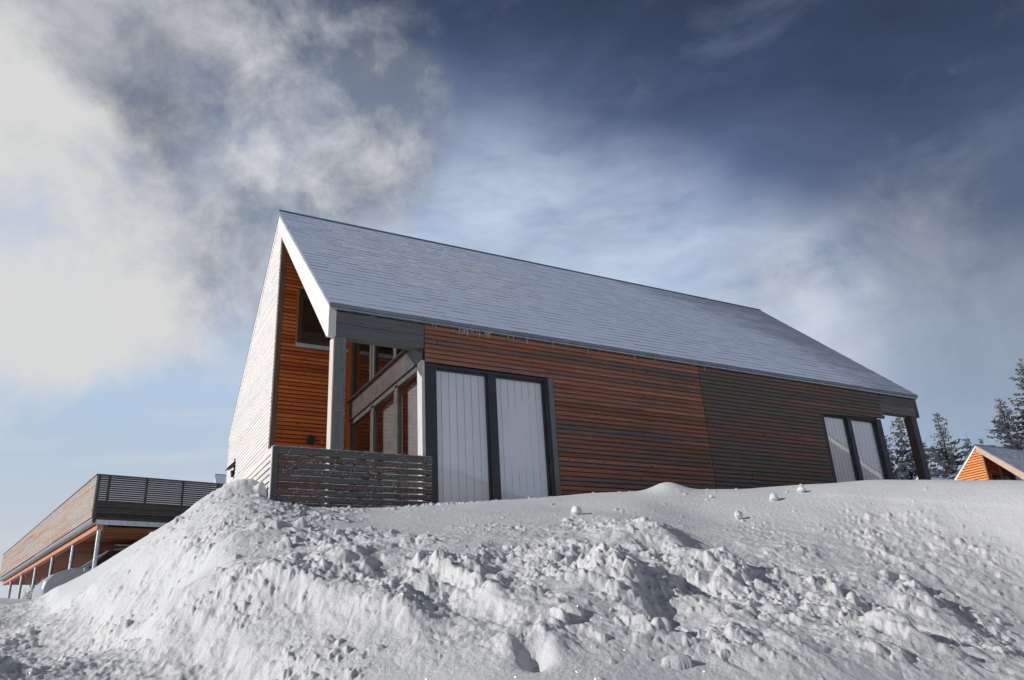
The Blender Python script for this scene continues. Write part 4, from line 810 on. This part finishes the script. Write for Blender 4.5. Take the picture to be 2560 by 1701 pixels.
# ---------------------------------------------------------------- cars under the deck
def car_paint(name, c):
    m, t, b, out = mat(name); co = t.new('ShaderNodeTexCoord').outputs['Object']
    f = t.rng(t.noise(co, 3.5, 6, 0.6), 0.42, 0.66); t.set(b.inputs['Base Color'], t.mix(t.math('MULTIPLY', f, 0.5), c, (0.45, 0.44, 0.42)))
    b.inputs['Metallic'].default_value = 0.3; t.set(b.inputs['Roughness'], t.rng(f, 0, 1, 0.25, 0.6)); b.inputs['Coat Weight'].default_value = 0.5; return m
M['paint_silver'] = car_paint('silver_car_paint', (0.34, 0.38, 0.42)); M['paint_brown'] = car_paint('dark_car_paint', (0.07, 0.055, 0.05)); M['tyre'] = plain('tyre_rubber', (0.02, 0.02, 0.02), 0.85); M['lamp_glass'] = plain('headlight_glass', (0.6, 0.65, 0.68), 0.12)
def car(loc, paint, label, sx=1.0, sz=1.0):
    """van-like family car, nose towards -x; origin at ground below the middle of the nose"""
    t = thing('parked_car', label, 'car', loc, math.radians(8.3), 'cars parked under the deck')
    prof = [(0.02, .30), (0.0, .52), (.05, .72), (.22, .88), (.62, 1.02), (.98, 1.10), (1.35, 1.36), (1.75, 1.60), (2.2, 1.70), (3.3, 1.71), (4.05, 1.62), (4.32, 1.2), (4.40, .8), (4.40, .32), (4.2, .24), (.25, .22)]
    low = {0, 1, 2, 3, 4, 5, 12, 13, 14, 15}
    mb = MB(); ys = [(-0.90, .86), (-0.84, .95), (-.70, .985), (-.35, 1.0), (.35, 1.0), (.70, .985), (.84, .95), (.90, .86)]; b = 0; n = len(prof)
    for (yy, k) in ys:
        for i, (px, pz) in enumerate(prof):
            roof = max(0, (pz - 1.05) / 0.66); y2 = yy * (1 - 0.16 * roof); x2 = 2.2 + (px - 2.2) * (1 - (1 - k) * 0.35); z2 = pz if pz < 1.05 else 1.05 + (pz - 1.05) * (k + (1 - k) * .5)
            mb.v.append((x2 * sx, y2, z2 * sz)); mb.r.append(.5)
    for a in range(len(ys) - 1):
        for i in range(n):
            j = (i + 1) % n; mb.f.append((a * n + i, a * n + j, (a + 1) * n + j, (a + 1) * n + i)); mb.mi.append(0)
    mb.f.append(tuple(range(n))); mb.f.append(tuple(range((len(ys) - 1) * n, len(ys) * n))[::-1]); mb.mi += [0, 0]
    body = mb.build('body', paint, t, smooth=False, bevel=0.02)
    # windscreen
    mb = MB(); off = 0.006
    w = [(1.02, 1.115), (1.35, 1.365), (1.72, 1.59)]
    for (xa, za), (xb, zb) in zip(w[:-1], w[1:]):
        ya = .76 * (1 - .16 * (za - 1.05) / .66); yb = .76 * (1 - .16 * (zb - 1.05) / .66)
        mb.poly([((xa - .012) * sx, -ya, (za + off) * sz), ((xa - .012) * sx, ya, (za + off) * sz), ((xb - .012) * sx, yb, (zb + off) * sz), ((xb - .012) * sx, -yb, (zb + off) * sz)])
    mb.build('windscreen', 'glass_car', t)
    for s in (-1, 1):
        for xa, xb, xc, xd in ((1.18, 2.25, 1.75, 2.25), (2.33, 3.2, 2.33, 3.2), (3.28, 4.1, 3.28, 3.95)):
            mb = MB(); y1 = s * (.895); y2 = s * .80
            mb.poly([(xa * sx, y1, 1.06 * sz), (xb * sx, y1, 1.06 * sz), (xd * sx, y2, 1.55 * sz), (xc * sx, y2, 1.55 * sz)]); mb.build('side_window', 'glass_car', t)
        mb = MB(); mb.box(.10 * sx, .42 * sx, s * .62 - .16, s * .62 + .16, .62, .76); h = mb.build('headlight', 'lamp_glass', t, bevel=0.03)
        mb = MB(); mb.box(1.05 * sx, 1.2 * sx, s * .93 - .08 , s * .93 + .08, 1.0, 1.14); mb.build('wing_mirror', paint, t, bevel=0.03)
        for wx in (.85, 3.5):
            mb = MB(); mb.tube((wx * sx, s * .92, .32), (wx * sx, s * .70, .32), .33, n=24); wl = mb.build('wheel', 'tyre', t, bevel=0.02)
            mb = MB(); mb.tube((wx * sx, s * .935, .32), (wx * sx, s * .9, .32), .20, n=16); mb.build('rim', 'galv', wl)
    for ry in (-.66, .62):
        mb = MB(); mb.box(1.9 * sx, 3.9 * sx, ry, ry + .04, 1.70 * sz, 1.735 * sz); mb.build('roof_rail', 'galv', t)
    return t
M['glass_car'] = plain('car_glass', (0.03, 0.035, 0.04), 0.12, 0, 0.1, spec=0.9)
def cploc(xp, yp, z):
    c, s = math.cos(math.radians(8.3)), math.sin(math.radians(8.3)); return (-2.454 + c * xp - s * yp, 13.738 + s * xp + c * yp, z)
car(cploc(-0.72, 2.9, -0.97), 'paint_silver', 'silver family car nearest the snow bank under the parking deck', 0.95, 1.07)
car(cploc(-0.62, 6.1, -0.92), 'paint_brown', 'dark car parked behind the silver car and bare twigs')

# bare shrub sticking out of the snow
sh = thing('bare_shrub', 'bare leafless twigs sticking up between the steel posts', 'shrub', cploc(-0.35, 4.6, -1.1))
M['bark'] = plain('pale_twig_bark', (0.34, 0.27, 0.21), 0.8); mb = MB(); rg = random.Random(12)
def twig(p, d, ln, r, lv):
    q = p + d * ln; mb.tube(p, q, r, r * .7, 6)
    if lv: 
        for k in range(2 + (lv > 1)): twig(p + d * ln * rg.uniform(.45, 1), (d + Vector((rg.uniform(-.6, .6), rg.uniform(-.6, .6), rg.uniform(-.1, .6)))).normalized(), ln * rg.uniform(.45, .75), r * .62, lv - 1)
for k in range(3): twig(Vector((0.25 - k * .15, 0, 0)), Vector((-.45 + k * .15, rg.uniform(-.2, .2), 1)).normalized(), 0.62 + .08 * k, .02, 3)
mb.build('branches', 'bark', sh)

# ---------------------------------------------------------------- other cabins
def far(label, loc, rotz, **k):
    t = thing('timber_cabin', label, 'cabin', loc, rotz); build_cabin(t, full=False, zbase=-3.0, **k); return t
far('distant cabin with bright orange gable and dark slate roof at the right edge', (48.35, 15.05, 2.36), 0.0, gable='far_orange', barge='far_barge', front='far_orange', rec='far_rec', roofm='roof_far', seed=8)
far('low cabin roof showing between the spruces and the orange cabin', (52.87, 22.62, 2.14), 0.0, gable='far_orange', barge='far_barge', front='far_orange', rec='far_rec', roofm='roof', seed=9)
far('small snowy roof peeping over the parking deck beside the gable', (4.75, 37.4, 2.68), 0.0, gable='clad_gable', roofm='roof', seed=10)
far('neighbouring cabin right of the picture, mirrored in the far window', (18.0, -11.75, -0.95), 0.0, gable='clad_old', barge='beam', front='clad_old', rec='clad_rec', roofm='roof', seed=11)

# ---------------------------------------------------------------- spruces
def needle_mat(name, c, frost):
    m, t, b, out = mat(name); r = attr(t); co = t.new('ShaderNodeTexCoord').outputs['Object']
    cc = t.mix(r, tuple(x * .55 for x in c), tuple(x * 1.5 for x in c)); f = t.rng(t.noise(co, 3.2, 5, 0.7), 0.62 - frost, 0.74 - frost)
    cc = t.mix(t.math('MULTIPLY', f, 0.85), cc, (0.46, 0.48, 0.52)); t.set(b.inputs['Base Color'], cc); b.inputs['Roughness'].default_value = 0.8; b.inputs['Specular IOR Level'].default_value = 0.2; return m
M['needles'] = needle_mat('spruce_needles', (0.042, 0.052, 0.048), 0.21); M['frost'] = needle_mat('frosted_spruce_needles', (0.16, 0.17, 0.18), 0.20); M['trunk'] = plain('spruce_bark', (0.07, 0.055, 0.045), 0.9)
def spruce(loc, h, w, seed, frost, label, dens=1.0):
    t = thing('spruce_tree', label, 'tree', loc, 0, 'spruces behind the cabin'); rg = random.Random(seed)
    mb = MB(); mb.tube((0, 0, -.5), (0, 0, h * .55), h * .018, h * .010, 8); mb.tube((0, 0, h * .55), (0, 0, h * .985), h * .010, .012, 8); mb.build('trunk', 'trunk', t)
    mb = MB(); fr = MB(); z = h * .06; tiers = 0
    while z < h * .985:
        f = z / h; rad = w * (1 - f) ** 0.85 * (0.84 + 0.16 * math.sin(f * 37 + seed)) + 0.10; nb = max(4, int((6 + 6 * (1 - f)) * dens)); ph = rg.random() * 6.28
        for k in range(nb):
            a = ph + 6.283 * k / nb + rg.uniform(-.25, .25); ln = rad * rg.choice((.55, .8, 1.0, 1.15)) * rg.uniform(.9, 1.08); dz = rg.uniform(-.16, .16) * ln
            if rg.random() < .08: ln *= .5
            ca, sa = math.cos(a), math.sin(a); droop = .22 + .16 * (1 - f); ns = max(4, int(ln / .30)); wid = .20 + ln * .22
            def P(s, side=0, dn=0): # point along the branch
                zz = z + dz * s + (0.30 * s - droop * s * 1.25 + droop * .55 * s * s * s) * ln + dn; return Vector((ca * ln * s - sa * side, sa * ln * s + ca * side, zz))
            for j in range(ns):
                s0 = (j + .15) / ns; 
                for sd in (-1, 1):
                    if rg.random() < .12: continue
                    reach = wid * (1 - .55 * s0) * rg.uniform(.55, 1.2); s1 = s0 + rg.uniform(.12, .30); dn = -rg.uniform(.03, .22) * (1 + reach)
                    A = P(s0); B = P(min(1.05, s0 + .16)); Cc = P(min(1.12, s1), sd * reach, dn); D_ = P(s0 * .98, sd * reach * .45, dn * .6)
                    tgt = fr if rg.random() < frost else mb
                    tgt.poly([A, B, Cc, D_], 0, rg.random())
                    # hanging twiglets
                    if rg.random() < .55: E = P(s0 + .05, sd * reach * .5, dn - rg.uniform(.10, .26)); (fr if rg.random() < frost * .7 else mb).poly([D_, B.lerp(Cc, .5), E], 0, rg.random())
            tip = P(1.0); mb.poly([P(.82, -.05), P(.82, .05), P(1.10, 0, .03)], 0, rg.random())
        z += (0.30 + .34 * (1 - f)) * rg.uniform(.8, 1.2) * (h / 12) ** .35 * (1.0 if f > .3 else 1.1)
    for k in range(5): mb.poly([(-.03, 0, h * .95 + k * .05), (.03, 0, h * .95 + k * .05), (rg.uniform(-.2, .2), rg.uniform(-.2, .2), h * .955 + k * .06)], 0, .4)
    mb.poly([(-.03, 0, h * .96), (.03, 0, h * .96), (0, 0, h * 1.01)], 0, .5)
    o = mb.build('crown', 'needles', t); fr.build('frosted_boughs', 'frost', t)
    return t
SP = [((2548, 890), 84, 9.5, 1, .30, 'tall broad frosted spruce at the right edge behind the orange cabin'), ((2494, 988), 80, 7.2, 2, .30, 'tall spruce just left of the edge tree, with flat wide boughs'),
      ((2449, 1092), 90, 3.2, 3, .2, 'tiny spruce tip above the orange cabin ridge'), ((2414, 1084), 82, 5.0, 4, .32, 'smaller dark spruce just left of the orange cabin'),
      ((2338, 1024), 84, 6.6, 5, .40, 'pointed spruce standing free between far post and orange cabin'), ((2240, 1030), 72, 6.4, 6, .75, 'heavily frosted spruce seen through the far loggia'),
      ((2190, 1052), 70, 5.2, 7, .72, 'round frosted spruce beside the far window'), ((2300, 1096), 76, 5.2, 8, .5, 'low frosted spruce right of the far post')]
for (sx_, sy_), dd, w, sd, fr, lab in SP:
    x, y, ztip = CAM + (FW + RT * ((sx_ - 1280) / 1984.2) - UP * ((sy_ - 850.5) / 1984.2)) * dd
    g = float(H(x, y)[0]) - .3; spruce((x, y, g), ztip - g, w, sd, fr, lab)
print('objects', len(bpy.data.objects))
